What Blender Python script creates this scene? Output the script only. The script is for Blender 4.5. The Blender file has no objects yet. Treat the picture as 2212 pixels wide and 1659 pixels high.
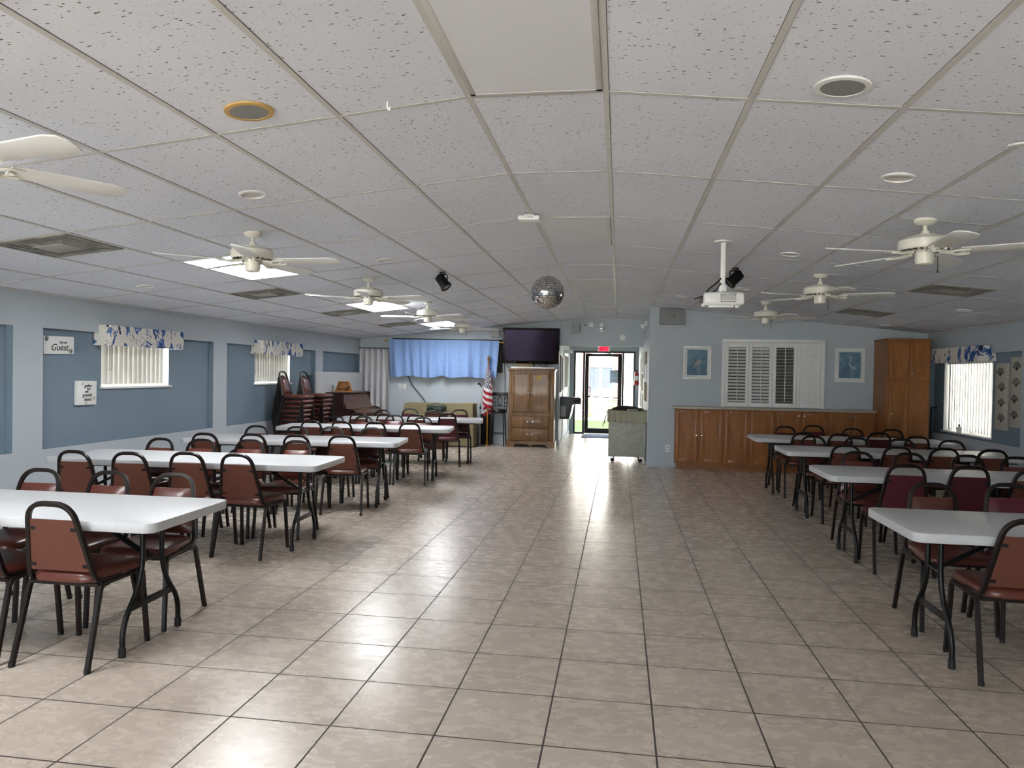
import bpy, bmesh, math, random
from mathutils import Vector, Matrix
random.seed(7)
PI = math.pi
SC = bpy.context.scene
COL = SC.collection
rad = math.radians

# ------------------------------------------------------------------ materials
def lin(h):
    h = h.lstrip('#')
    out = []
    for i in (0, 2, 4):
        c = int(h[i:i+2], 16) / 255
        out.append(c/12.92 if c <= .04045 else ((c+.055)/1.055)**2.4)
    return (*out, 1)

class NT:
    """small helper around a node tree"""
    def __init__(s, name):
        s.m = bpy.data.materials.new(name); s.m.use_nodes = True
        s.t = s.m.node_tree; s.n = s.t.nodes; s.l = s.t.links
        s.n.clear()
        s.out = s.n.new('ShaderNodeOutputMaterial')
    def new(s, typ, **kw):
        n = s.n.new(typ)
        for k, v in kw.items(): setattr(n, k, v)
        return n
    def link(s, a, b): s.l.new(a, b)
    def val(s, sock, v):
        if hasattr(v, 'is_linked') or hasattr(v, 'links'): s.l.new(v, sock)
        else: sock.default_value = v
    def math(s, op, a, b=None, c=None, clamp=False):
        n = s.new('ShaderNodeMath', operation=op); n.use_clamp = clamp
        s.val(n.inputs[0], a)
        if b is not None: s.val(n.inputs[1], b)
        if c is not None: s.val(n.inputs[2], c)
        return n.outputs[0]
    def mix(s, f, a, b):
        n = s.new('ShaderNodeMix', data_type='RGBA')
        s.val(n.inputs[0], f); s.val(n.inputs[6], a); s.val(n.inputs[7], b)
        return n.outputs[2]
    def coord(s, kind='Object'):
        return s.new('ShaderNodeTexCoord').outputs[kind]
    def mapping(s, v, scale=(1,1,1), loc=(0,0,0), rot=(0,0,0)):
        n = s.new('ShaderNodeMapping'); s.link(v, n.inputs[0])
        n.inputs['Scale'].default_value = scale; n.inputs['Location'].default_value = loc; n.inputs['Rotation'].default_value = rot
        return n.outputs[0]
    def noise(s, v, scale=5, detail=3, rough=.5, dist=0):
        n = s.new('ShaderNodeTexNoise'); s.link(v, n.inputs['Vector'])
        n.inputs['Scale'].default_value = scale; n.inputs['Detail'].default_value = detail
        n.inputs['Roughness'].default_value = rough; n.inputs['Distortion'].default_value = dist
        return n
    def ramp(s, f, stops):
        n = s.new('ShaderNodeValToRGB'); s.link(f, n.inputs[0])
        e = n.color_ramp.elements
        while len(e) > 1: e.remove(e[-1])
        e[0].position = stops[0][0]; e[0].color = stops[0][1]
        for p, c in stops[1:]:
            x = e.new(p); x.color = c
        return n.outputs[0]
    def pbsdf(s, color, rough=.5, metal=0, coat=0, spec=.5, normal=None, emit=None, estr=0):
        b = s.new('ShaderNodeBsdfPrincipled')
        s.val(b.inputs['Base Color'], color); s.val(b.inputs['Roughness'], rough)
        b.inputs['Metallic'].default_value = metal; b.inputs['Coat Weight'].default_value = coat
        b.inputs['Specular IOR Level'].default_value = spec
        if normal is not None: s.link(normal, b.inputs['Normal'])
        if emit is not None:
            s.val(b.inputs['Emission Color'], emit); b.inputs['Emission Strength'].default_value = estr
        return b.outputs[0]
    def bump(s, h, strength=.2, dist=.01):
        n = s.new('ShaderNodeBump'); s.link(h, n.inputs['Height'])
        n.inputs['Strength'].default_value = strength; n.inputs['Distance'].default_value = dist
        return n.outputs[0]
    def done(s, sh):
        s.link(sh, s.out.inputs[0]); return s.m

MATS = {}
def pm(name, hexc, rough=.5, metal=0, var=.06, scale=6, stretch=(1,1,1), bump=0, coat=0, spec=.5):
    if name in MATS: return MATS[name]
    t = NT(name); c = lin(hexc)
    v = t.mapping(t.coord(), scale=stretch)
    f = t.noise(v, scale, 4).outputs[0]
    a = tuple(min(1, x*(1-var)) for x in c[:3])+(1,); b = tuple(min(1, x*(1+var)) for x in c[:3])+(1,)
    col = t.ramp(f, [(.3, a), (.7, b)])
    nrm = t.bump(f, bump, .004) if bump else None
    MATS[name] = t.done(t.pbsdf(col, rough, metal, coat, spec, nrm))
    return MATS[name]

def wood(name, dark, light, scale=3, stretch=(14, 14, 1), rough=.42, coat=.15):
    t = NT(name)
    v = t.mapping(t.coord(), scale=stretch)
    n1 = t.noise(v, scale, 6, .6, .6).outputs[0]
    n2 = t.noise(t.coord(), 1.7, 2).outputs[0]
    f = t.math('ADD', t.math('MULTIPLY', n1, .75), t.math('MULTIPLY', n2, .25))
    col = t.ramp(f, [(.33, lin(dark)), (.66, lin(light))])
    MATS[name] = t.done(t.pbsdf(col, rough, 0, coat, .4, t.bump(n1, .08, .002)))
    return MATS[name]

def emit(name, hexc, strength):
    t = NT(name); e = t.new('ShaderNodeEmission'); e.inputs[0].default_value = lin(hexc); e.inputs[1].default_value = strength
    f = t.noise(t.coord(), 3, 1).outputs[0]
    t.link(t.ramp(f, [(0, lin(hexc)), (1, lin(hexc))]), e.inputs[0])
    return t.done(e.outputs[0])

# ------------------------------------------------------------------ mesh builder
def fillet(pts, r, seg=5):
    pts = [Vector(p) for p in pts]; out = [pts[0]]
    for i in range(1, len(pts)-1):
        a, b, c = pts[i-1], pts[i], pts[i+1]
        d1, d2 = a-b, c-b
        k = min(r, d1.length*.49, d2.length*.49)
        p, q = b+d1.normalized()*k, b+d2.normalized()*k
        for j in range(seg+1):
            t = j/seg
            out.append(p*(1-t)**2+b*2*t*(1-t)+q*t*t)
    out.append(pts[-1]); return out

class MB:
    def __init__(s): s.bm = bmesh.new(); s.k = 0
    def box(s, x0, x1, y0, y1, z0, z1, mi=0, bev=0, seg=2, M=None):
        e = .00012*(s.k % 6); s.k += 1       # bars that cross never share one plane
        x0, x1, y0, y1 = min(x0, x1)-e, max(x0, x1)+e, min(y0, y1)-e, max(y0, y1)+e; z1 += e
        g = bmesh.ops.create_cube(s.bm, size=1)
        vs = g['verts']
        T = Matrix.Translation(((x0+x1)/2, (y0+y1)/2, (z0+z1)/2)) @ Matrix.Diagonal((abs(x1-x0), abs(y1-y0), abs(z1-z0), 1))
        if M is not None: T = M @ T
        bmesh.ops.transform(s.bm, matrix=T, verts=vs)
        fs = {f for v in vs for f in v.link_faces}
        for f in fs: f.material_index = mi
        if bev:
            es = list({e for v in vs for e in v.link_edges})
            r = bmesh.ops.bevel(s.bm, geom=es, offset=bev, segments=seg, profile=.5, affect='EDGES')
            for f in r['faces']: f.material_index = mi
        return s
    def face(s, pts, mi=0):
        f = s.bm.faces.new([s.bm.verts.new(p) for p in pts]); f.material_index = mi; return f
    def prism(s, pts, vec, mi=0, bev=0):
        f = s.bm.faces.new([s.bm.verts.new(p) for p in pts]); f.material_index = mi
        r = bmesh.ops.extrude_face_region(s.bm, geom=[f])
        nv = [g for g in r['geom'] if isinstance(g, bmesh.types.BMVert)]
        bmesh.ops.translate(s.bm, vec=Vector(vec), verts=nv)
        fs = {q for v in nv for q in v.link_faces} | {f}
        for q in fs: q.material_index = mi
        bmesh.ops.recalc_face_normals(s.bm, faces=list(fs))
        if bev:
            es = list({e for q in fs for e in q.edges})
            r = bmesh.ops.bevel(s.bm, geom=es, offset=bev, segments=2, profile=.5, affect='EDGES')
            for q in r['faces']: q.material_index = mi
        return s
    def tube(s, pts, r, n=10, mi=0, closed=False, cap=True, sq=False, rf=None):
        pts = [Vector(p) for p in pts]
        N = len(pts); rings = []
        up = None
        for i in range(N):
            if closed: d = pts[(i+1) % N]-pts[i-1]
            else: d = pts[min(i+1, N-1)]-pts[max(i-1, 0)]
            d = d.normalized() if d.length > 1e-9 else Vector((0, 0, 1))
            if up is None:
                ref = Vector((0, 0, 1)) if abs(d.z) < .9 else Vector((1, 0, 0))
                up = (ref-d*ref.dot(d)).normalized()
            else:
                up = up-d*up.dot(d)
                up = up.normalized() if up.length > 1e-6 else d.orthogonal().normalized()
            sd = d.cross(up)
            rr = r*(rf(i/(N-1)) if rf else 1)
            ring = []
            if sq:
                for a, b in ((.8, 1), (-.8, 1), (-1, .8), (-1, -.8), (-.8, -1), (.8, -1), (1, -.8), (1, .8)):
                    ring.append(s.bm.verts.new(pts[i]+up*(a*rr)+sd*(b*rr)))
            else:
                for k in range(n):
                    a = 2*PI*k/n
                    ring.append(s.bm.verts.new(pts[i]+up*(math.cos(a)*rr)+sd*(math.sin(a)*rr)))
            rings.append(ring)
        m = len(rings[0])
        for i in range(N if closed else N-1):
            A, B = rings[i], rings[(i+1) % N]
            for k in range(m):
                f = s.bm.faces.new((A[k], A[(k+1) % m], B[(k+1) % m], B[k])); f.material_index = mi
        if cap and not closed:
            s.bm.faces.new(rings[0][::-1]).material_index = mi; s.bm.faces.new(rings[-1]).material_index = mi
        return s
    def lathe(s, prof, n=28, mi=0, M=None, cap=True):
        M = M or Matrix(); rings = []
        for r, z in prof:
            rings.append([s.bm.verts.new(M @ Vector((max(r, 1e-4)*math.cos(2*PI*k/n), max(r, 1e-4)*math.sin(2*PI*k/n), z))) for k in range(n)])
        for A, B in zip(rings, rings[1:]):
            for k in range(n):
                f = s.bm.faces.new((A[k], A[(k+1) % n], B[(k+1) % n], B[k])); f.material_index = mi
        if cap:
            s.bm.faces.new(rings[0][::-1]).material_index = mi; s.bm.faces.new(rings[-1]).material_index = mi
        return s
    def grid(s, fn, nu, nv, mi=0, thick=0):
        V = [[s.bm.verts.new(fn(i/nu, j/nv)) for j in range(nv+1)] for i in range(nu+1)]
        F = []
        for i in range(nu):
            for j in range(nv):
                f = s.bm.faces.new((V[i][j], V[i+1][j], V[i+1][j+1], V[i][j+1])); f.material_index = mi; F.append(f)
        if thick:
            Q = []
            for i in range(nu+1):
                row = []
                for j in range(nv+1):
                    a = V[min(i+1, nu)][j].co-V[max(i-1, 0)][j].co; b = V[i][min(j+1, nv)].co-V[i][max(j-1, 0)].co
                    nn = a.cross(b); nn = nn.normalized() if nn.length > 1e-12 else Vector((0, 0, 0))
                    row.append(s.bm.verts.new(V[i][j].co-nn*thick))
                Q.append(row)
            def q4(*v): s.bm.faces.new(v).material_index = mi
            for i in range(nu):
                for j in range(nv): q4(Q[i][j+1], Q[i+1][j+1], Q[i+1][j], Q[i][j])
                q4(V[i][0], Q[i][0], Q[i+1][0], V[i+1][0]); q4(V[i+1][nv], Q[i+1][nv], Q[i][nv], V[i][nv])
            for j in range(nv):
                q4(V[0][j+1], Q[0][j+1], Q[0][j], V[0][j]); q4(V[nu][j], Q[nu][j], Q[nu][j+1], V[nu][j+1])
        return s
    def build(s, name, mats, parent=None, world=False, smooth=True, kind=None):
        if world and parent is not None:
            W = Matrix.Translation(parent.location) @ parent.rotation_euler.to_matrix().to_4x4()
            p = parent
            if p.parent is not None:
                W = Matrix.Translation(p.parent.location) @ p.parent.rotation_euler.to_matrix().to_4x4() @ W
            bmesh.ops.transform(s.bm, matrix=W.inverted(), verts=s.bm.verts)
        me = bpy.data.meshes.new(name)
        s.bm.normal_update(); s.bm.to_mesh(me); s.bm.free()
        for m in (mats if isinstance(mats, (list, tuple)) else [mats]): me.materials.append(m)
        if smooth:
            for p in me.polygons: p.use_smooth = True
            me.set_sharp_from_angle(angle=rad(38))
        o = bpy.data.objects.new(name, me); COL.objects.link(o)
        if parent is not None: o.parent = parent
        if kind: o['kind'] = kind
        return o

def tag(o, label, cat, group=None, kind=None):
    o['label'] = label; o['category'] = cat
    if group: o['group'] = group
    if kind: o['kind'] = kind
    return o
def thing(name, label, cat, loc=(0, 0, 0), rotz=0, group=None, rot=None):
    o = bpy.data.objects.new(name, None); COL.objects.link(o)
    o.empty_display_size = .1
    o.location = loc; o.rotation_euler = rot if rot else (0, 0, rotz)
    return tag(o, label, cat, group)
def dup(root, loc, rotz, label=None, group=None, rot=None):
    r = root.copy(); COL.objects.link(r); r.location = loc; r.rotation_euler = rot if rot else (0, 0, rotz)
    if label: r['label'] = label
    if group: r['group'] = group
    for ch in list(root.children):
        c = ch.copy(); COL.objects.link(c); c.parent = r
        for g in ch.children:
            d = g.copy(); COL.objects.link(d); d.parent = c
    return r
def text(name, body, size, loc, rot, mat, parent=None, ext=.0015, shear=0, align='CENTER', sx=1):
    cu = bpy.data.curves.new(name, 'FONT'); cu.body = body; cu.size = size; cu.extrude = ext
    cu.align_x = align; cu.align_y = 'CENTER'; cu.shear = shear
    cu.materials.append(mat)
    f_ = bpy.data.objects.new(name+'_source', cu); COL.objects.link(f_)
    me = bpy.data.meshes.new_from_object(f_.evaluated_get(bpy.context.evaluated_depsgraph_get()))
    bpy.data.objects.remove(f_); me.transform(Matrix.Diagonal((sx, 1, 1, 1)))
    if not me.materials: me.materials.append(mat)
    o = bpy.data.objects.new(name, me); COL.objects.link(o)
    o.rotation_euler = rot
    if parent is not None:
        o.parent = parent; o.location = Vector(loc)-parent.location
    else: o.location = loc
    return o

# ------------------------------------------------------------------ dimensions
TILE = .46
CAMZ = 1.5276
XL, XR = -5.6, 4.88           # side walls
YK = 12.4                     # kitchen wall
XP0, XP1 = -1.28, .5          # passage
YD = 19.0                     # entrance door wall
YF = -6.4                     # wall behind the camera
RX0, RX1, RZ = -.69, -.08, 2.765
def cz(x):
    if x < RX0: return RZ+.1079*(x-RX0)
    if x > RX1: return RZ-.096*(x-RX1)
    return RZ
def by(x): return 15.1+(x-XL)*.1163    # back wall line
def cslope(x): return -math.atan(.1079) if x < RX0 else (math.atan(.096) if x > RX1 else 0)
def crot(x): return (0, cslope(x), 0)

# ------------------------------------------------------------------ room materials
def mat_floor():
    t = NT('floor tile'); P = t.coord()
    sep = t.new('ShaderNodeSeparateXYZ'); t.link(P, sep.inputs[0])
    u = t.math('DIVIDE', t.math('ADD', sep.outputs[0], 1.662), TILE)
    v = t.math('DIVIDE', t.math('SUBTRACT', sep.outputs[1], 2.941), TILE)
    def edge(c):
        f = t.math('FRACT', c); return t.math('MINIMUM', f, t.math('SUBTRACT', 1, f))
    e = t.math('MINIMUM', edge(u), edge(v))
    gr = t.math('LESS_THAN', e, .0088)
    cell = t.new('ShaderNodeCombineXYZ'); t.link(t.math('FLOOR', u), cell.inputs[0]); t.link(t.math('FLOOR', v), cell.inputs[1])
    wn = t.new('ShaderNodeTexWhiteNoise', noise_dimensions='3D'); t.link(cell.outputs[0], wn.inputs[0])
    off = t.new('ShaderNodeVectorMath', operation='SCALE'); t.link(wn.outputs[1], off.inputs[0]); off.inputs['Scale'].default_value = 37
    vv = t.new('ShaderNodeVectorMath', operation='ADD'); t.link(P, vv.inputs[0]); t.link(off.outputs[0], vv.inputs[1])
    st = t.mapping(vv.outputs[0], scale=(1.4, 2.3, 1))
    n1 = t.noise(st, 2.2, 9, .66, .35).outputs[0]
    n2 = t.noise(st, 7, 5, .6, .4).outputs[0]
    f = t.math('ADD', t.math('MULTIPLY', n1, .75), t.math('MULTIPLY', n2, .25))
    col = t.ramp(f, [(.2, lin('#ac9f90')), (.8, lin('#c8bdb0'))])
    tint = t.mix(t.math('MULTIPLY', wn.outputs[0], .2), col, lin('#a39687'))
    col = t.mix(gr, tint, lin('#2e2723'))
    h = t.math('SUBTRACT', t.math('MULTIPLY', n2, .06), gr)
    rg = t.math('ADD', t.math('MULTIPLY', n2, .2), t.math('ADD', .17, t.math('MULTIPLY', gr, .5)))
    return t.done(t.pbsdf(col, rg, 0, 0, .5, t.bump(h, .25, .003)))

def mat_ceiling():
    t = NT('acoustic ceiling tile'); P = t.coord()
    wob = t.noise(P, 26, 2).outputs[1]
    sc = t.new('ShaderNodeVectorMath', operation='SCALE'); t.link(wob, sc.inputs[0]); sc.inputs['Scale'].default_value = .022
    ad = t.new('ShaderNodeVectorMath', operation='ADD'); t.link(P, ad.inputs[0]); t.link(sc.outputs[0], ad.inputs[1])
    def pits(scale, stretch, thr, keep):
        q = t.mapping(ad.outputs[0], scale=stretch)
        vo = t.new('ShaderNodeTexVoronoi', feature='F1'); t.link(q, vo.inputs['Vector']); vo.inputs['Scale'].default_value = scale
        near = t.math('LESS_THAN', vo.outputs['Distance'], thr)
        s2 = t.new('ShaderNodeSeparateXYZ'); t.link(vo.outputs['Color'], s2.inputs[0])
        return t.math('MULTIPLY', near, t.math('LESS_THAN', s2.outputs[0], keep))
    a = pits(52, (.34, 1, 1), .15, .8)
    b = pits(100, (.6, 1, 1), .17, .5)
    m = t.math('MAXIMUM', a, t.math('MULTIPLY', b, .75))
    big = t.noise(P, .8, 2).outputs[0]
    base = t.ramp(big, [(.3, lin('#dee1ea')), (.7, lin('#e5e8f1'))])
    fine = t.noise(P, 160, 2).outputs[0]
    col = t.mix(m, base, lin('#76716b'))
    h = t.math('SUBTRACT', t.math('MULTIPLY', fine, .3), m)
    return t.done(t.pbsdf(col, .9, 0, 0, .1, t.bump(h, .35, .003)))

M_floor = mat_floor(); M_ceil = mat_ceiling()
M_wall = pm('pale blue grey wall paint', '#b3bbc2', .6, var=.03, scale=2, bump=.05)
M_recess = pm('slate blue panel paint', '#788a98', .6, var=.03, scale=2, bump=.05)
M_white = pm('white enamel', '#e8e8e6', .35, var=.02)
M_trim = pm('painted grid metal', '#c9c7c4', .55, var=.03)
M_gap = pm('shadow gap', '#3a3733', .9)  # dark strips beside the grid bars, painting in the shadow line
M_plastic = pm('white table plastic', '#bcbdbf', .42, var=.035, scale=38, bump=.06)
M_black = pm('black painted steel', '#080808', .38, var=.1, spec=.35)
M_blkplastic = pm('black plastic', '#0b0b0c', .4, var=.1)
M_rubber = pm('black rubber', '#121110', .75)
M_frame = pm('dark brown chair enamel', '#150c09', .4, var=.3, scale=30, spec=.35)
M_vinyl = pm('brown vinyl', '#58291e', .36, var=.12, scale=20, bump=.04, coat=.15)
M_board = pm('tan brown back board', '#5f3324', .55, var=.08, scale=12)
M_vinyl_m = pm('maroon vinyl', '#541422', .4, var=.12, scale=20, coat=.1)
M_board_m = pm('maroon back board', '#4c121f', .55, var=.08)
M_chrome = pm('chrome', '#d8d8da', .15, 1, var=.02)
M_steel = pm('brushed steel', '#9a9b9c', .35, 1, var=.05)
M_brass = pm('brass', '#b98b3c', .28, 1, var=.05)
M_fan = pm('cream fan enamel', '#e2dfd2', .35, var=.03, coat=.2)
M_blade = pm('white fan blade', '#deddda', .5, var=.03)
M_grille = pm('grey grille cloth', '#8d8d8b', .8, var=.1, scale=120)
M_dusty = pm('dusty vent metal', '#86827b', .7, var=.35, scale=9, bump=.1)
M_oak = wood('honey maple cabinet', '#835127', '#a66b3a', 2.2, (9, 9, 1.1))
M_oakside = wood('maple veneer side', '#7d4d28', '#9c6434', 2.2, (9, 9, 1.1))
M_pine = wood('knotty brown pine', '#5c3f26', '#8a653c', 2.6, (10, 10, .9))
M_mahog = wood('dark mahogany', '#1d0a07', '#3c1a12', 3, (10, 3, 1), .3, .4)
M_walnut = wood('walnut panel', '#3a2216', '#5f3d28', 3, (1.4, 9, 9), .35, .3)
M_honey = wood('honey wood', '#9a5f1c', '#c98a35', 4, (8, 8, 2))
M_screen = pm('black glossy screen', '#050409', .07, var=0, spec=.45)
for n_ in M_screen.node_tree.nodes:
    if n_.type == 'BSDF_PRINCIPLED': n_.inputs['Specular Tint'].default_value = (.8, .62, 1, 1)  # purple put into the screen's reflections to imitate a coloured sheen
M_cloth_tan = pm('tan table cloth', '#857a5c', .85, var=.05, scale=30, bump=.05)
M_navy = pm('dark blue door mat', '#2d3a58', .95, var=.2, scale=120, bump=.3)
M_lam = pm('speckled beige laminate', '#a59c8d', .35, var=.28, scale=70)
M_cart = pm('mottled grey green laminate', '#a3a596', .5, var=.16, scale=14)
M_glow_off = pm('opal diffuser panel', '#dfe0e5', .85, var=.01)
M_light = emit('lit troffer diffuser', '#fbfdff', 6.0)
M_paper = pm('white paper', '#e9e9e6', .8, var=.03)
M_kraft = pm('kraft brown paper', '#7a6a4e', .8, var=.15, scale=20)
M_red = pm('fire red enamel', '#b01a1c', .35, coat=.4)
M_ink = pm('black ink', '#262626', .8)

def mat_glass():
    t = NT('window glass')
    tr = t.new('ShaderNodeBsdfTransparent'); tr.inputs[0].default_value = (.93, .96, .96, 1)
    gl = t.new('ShaderNodeBsdfGlossy'); gl.inputs['Roughness'].default_value = .02
    fr = t.new('ShaderNodeFresnel'); fr.inputs[0].default_value = 1.45
    mx = t.new('ShaderNodeMixShader'); t.link(fr.outputs[0], mx.inputs[0]); t.link(tr.outputs[0], mx.inputs[1]); t.link(gl.outputs[0], mx.inputs[2])
    return t.done(mx.outputs[0])
M_glass = mat_glass()
def mat_slat():
    t = NT('translucent blind vinyl')
    n = t.noise(t.coord(), 3, 2).outputs[0]
    c = t.ramp(n, [(.3, lin('#d9d5cc')), (.7, lin('#e2dfd8'))])
    d = t.pbsdf(c, .55)
    tl = t.new('ShaderNodeBsdfTranslucent'); t.link(c, tl.inputs[0])
    mx = t.new('ShaderNodeMixShader'); mx.inputs[0].default_value = .018
    t.link(d, mx.inputs[1]); t.link(tl.outputs[0], mx.inputs[2])
    return t.done(mx.outputs[0])
M_slat = mat_slat()
def mat_print():
    t = NT('blue and white marbled fabric'); P = t.coord()
    P = t.mapping(P, loc=(2.3, .7, 5.1)); d = t.noise(P, 7, 3).outputs[1]
    s = t.new('ShaderNodeVectorMath', operation='SCALE'); t.link(d, s.inputs[0]); s.inputs['Scale'].default_value = .14
    a = t.new('ShaderNodeVectorMath', operation='ADD'); t.link(P, a.inputs[0]); t.link(s.outputs[0], a.inputs[1])
    n1 = t.noise(t.mapping(a.outputs[0], scale=(1, 1.5, .8), rot=(.6, 0, 0)), 5.5, 5, .6, .8).outputs[0]
    n2 = t.noise(t.mapping(a.outputs[0], scale=(1, 2.2, .8), loc=(3, 1, 2), rot=(-.5, 0, 0)), 8, 6, .65, 1.2).outputs[0]
    n3 = t.noise(P, 60, 2).outputs[0]
    c = t.mix(t.math('GREATER_THAN', n1, .55), lin('#d8d4cc'), lin('#5674a8'))
    c = t.mix(t.math('GREATER_THAN', t.math('ADD', n1, t.math('MULTIPLY', t.math('SUBTRACT', n3, .5), .35)), .61), c, lin('#2c4a86'))
    c = t.mix(t.math('GREATER_THAN', n2, .625), c, lin('#1c2747'))
    return t.done(t.pbsdf(c, .85, 0, 0, .2))
M_print = mat_print()

# ------------------------------------------------------------------ setting
f = MB(); f.face([(XL-.3, YF, 0), (XR+.3, YF, 0), (XR+.3, YD+.12, 0), (XL-.3, YD+.12, 0)])
f.build('floor', M_floor, kind='structure', smooth=False)

c = MB(); TH = .003
for x0, x1 in ((XL-.35, RX0), (RX0, RX1), (RX1, XR+.35)):
    c.face([(x0, YF, cz(x0)+TH), (x1, YF, cz(x1)+TH), (x1, 16.2, cz(x1)+TH), (x0, 16.2, cz(x0)+TH)])
c.build('ceiling', M_ceil, kind='structure', smooth=False)
g = MB(); bars = []
for n in range(0, 9): bars.append(RX0-.6096*n)
for n in range(0, 9): bars.append(RX1+.6096*n)
for x in bars:
    M = Matrix.Translation((x, 0, cz(x))) @ Matrix.Rotation(cslope(x+(.01 if x > -.4 else -.01)), 4, 'Y')
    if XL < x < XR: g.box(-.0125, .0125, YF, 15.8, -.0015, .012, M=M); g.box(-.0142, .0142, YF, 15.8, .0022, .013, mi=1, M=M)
def cross(y, x0, x1):
    M = Matrix.Translation(((x0+x1)/2, y, (cz(x0)+cz(x1))/2)) @ Matrix.Rotation(cslope((x0+x1)/2), 4, 'Y')
    w = (x1-x0)/2
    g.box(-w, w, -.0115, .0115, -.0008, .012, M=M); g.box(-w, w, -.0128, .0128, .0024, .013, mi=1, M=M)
for n in range(-7, 11):
    y = 3.183+1.235*n
    cross(y, XL, RX0); cross(y, RX0, RX1); cross(y, RX1, XR if y < YK else XP1+.1)
for y0 in (3.183, 5.653, 8.123, 10.593):         # half cross bars beside vents and fans
    for (a, b) in ((RX0-.6096*6, RX0-.6096*5), (RX0-.6096*4, RX0-.6096*3)): cross(y0+1.85, a, b)
    for (a, b) in ((RX1+.6096*5, RX1+.6096*6), (RX1+.6096*3, RX1+.6096*4)):
        if y0 < 10.5: cross(y0+1.85, a, b)
for X in (XL, XR):                               # wall angle
    g.box(X-.02, X+.02, YF, 15.2, cz(X)-.004, cz(X)+.008)
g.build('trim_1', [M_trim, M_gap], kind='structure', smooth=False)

def hwall(name, X, s, ya, yb, recs, mats):
    """side wall at x=X, room on the side s, with recessed panels and window holes"""
    w = MB(); zt = cz(X)+.03; d = .07
    def q(x, y0, y1, z0, z1, mi): w.face([(x, y0, z0), (x, y1, z0), (x, y1, z1), (x, y0, z1)], mi)
    y = ya
    for (y0, y1, z0, z1, win) in recs:
        if y0 > y: q(X, y, y0, 0, zt, 0)
        q(X, y0, y1, 0, z0, 0); q(X, y0, y1, z1, zt, 0)
        b = X-s*d
        w.face([(X, y0, z0), (b, y0, z0), (b, y0, z1), (X, y0, z1)], 1)
        w.face([(X, y1, z0), (b, y1, z0), (b, y1, z1), (X, y1, z1)], 1)
        w.face([(X, y0, z0), (X, y1, z0), (b, y1, z0), (b, y0, z0)], 1)
        w.face([(X, y0, z1), (X, y1, z1), (b, y1, z1), (b, y0, z1)], 1)
        if win:
            a0, a1, b0, b1 = win
            q(b, y0, a0, z0, z1, 1); q(b, a1, y1, z0, z1, 1); q(b, a0, a1, z0, b0, 1); q(b, a0, a1, b1, z1, 1)
            e = b-s*.13
            for yy in (a0, a1): w.face([(b, yy, b0), (e, yy, b0), (e, yy, b1), (b, yy, b1)], 2)
            for zz in (b0, b1): w.face([(b, a0, zz), (b, a1, zz), (e, a1, zz), (e, a0, zz)], 2)
        else: q(b, y0, y1, z0, z1, 1)
        y = y1
    q(X, y, yb, 0, zt, 0)
    w.build(name, mats, kind='structure', smooth=False)
LW1, LW2 = (7.23, 8.44, 1.31, 1.88), (10.63, 11.85, 1.31, 1.88)
RWA, RWB = (10.5, 11.95, .785, 1.83), (6.6, 8.05, .785, 1.83)
ZR0, ZR1 = .706, 1.903
hwall('wall_left', XL, 1, YF, by(XL)+.1, [(-1.2, 2.3, ZR0, ZR1, None), (2.65, 5.98, ZR0, ZR1, None), (6.335, 9.345, ZR0, ZR1, LW1),
      (9.695, 12.765, ZR0, ZR1, LW2), (13.108, by(XL)-.02, ZR0, ZR1, None)], [M_wall, M_recess, M_white])
hwall('wall_right', XR, -1, YF, YK, [(2.2, 5.4, .735, 1.92, None), (5.9, 9.2, .735, 1.92, RWB), (9.66, 12.3, .735, 1.92, RWA)], [M_wall, M_recess, M_white])

w = MB()                                          # angled back wall behind the curtain
w.face([(XL-.1, by(XL-.1), 0), (XP0, by(XP0), 0), (XP0, by(XP0), 2.8), (XL-.1, by(XL-.1), 2.4)])
w.face([(XP0, by(XP0), 0), (XP0, YD+.1, 0), (XP0, YD+.1, 2.8), (XP0, by(XP0), 2.8)])
w.build('wall_back', M_wall, kind='structure', smooth=False)
w = MB(); w.box(XP0, XP1, 15.66, 15.84, 2.163, 2.82)
w.build('wall_header', M_wall, kind='structure', smooth=False)
w = MB(); w.face([(XP1, YK, 0), (XP1, YD+.1, 0), (XP1, YD+.1, 2.75), (XP1, YK, 2.75)])
w.build('wall_passage', M_wall, kind='structure', smooth=False)
w = MB(); w.face([(XP0, 15.8, 2.45), (XP1, 15.8, 2.45), (XP1, YD+.1, 2.45), (XP0, YD+.1, 2.45)])
w.build('ceiling_passage', pm('white paint', '#dcdcda', .7), kind='structure', smooth=False)
# kitchen wall with the serving hatch behind the shutters
HX0, HX1, HZ0, HZ1 = 1.78, 3.235, 1.07, 2.1
w = MB()
def kq(x0, x1, z0, z1): w.face([(x0, YK, z0), (x1, YK, z0), (x1, YK, z1), (x0, YK, z1)])
kq(XP1, HX0, 0, 2.75); kq(HX1, XR+.1, 0, 2.6); kq(HX0, HX1, 0, HZ0); kq(HX0, HX1, HZ1, 2.75)
for x in (HX0, HX1): w.face([(x, YK, HZ0), (x, YK+.12, HZ0), (x, YK+.12, HZ1), (x, YK, HZ1)])
for z in (HZ0, HZ1): w.face([(HX0, YK, z), (HX1, YK, z), (HX1, YK+.12, z), (HX0, YK+.12, z)])
w.build('wall_kitchen', M_wall, kind='structure', smooth=False)
w = MB(); w.box(XP1+.05, XR+.2, YK+.13, 15.6, .0, 2.75)
bmesh.ops.delete(w.bm, geom=[q for q in w.bm.faces if abs(q.calc_center_median().y-YK-.13) < .01], context='FACES')
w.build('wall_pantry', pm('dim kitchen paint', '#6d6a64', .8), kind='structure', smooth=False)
w = MB()
for y0, y1 in ((YK-.012, YK),): w.box(XP1-.012, .93, y0, y1, 0, .085, bev=.004)
w.box(XP1-.012, XP1, YK-.012, YD, 0, .085)
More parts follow.
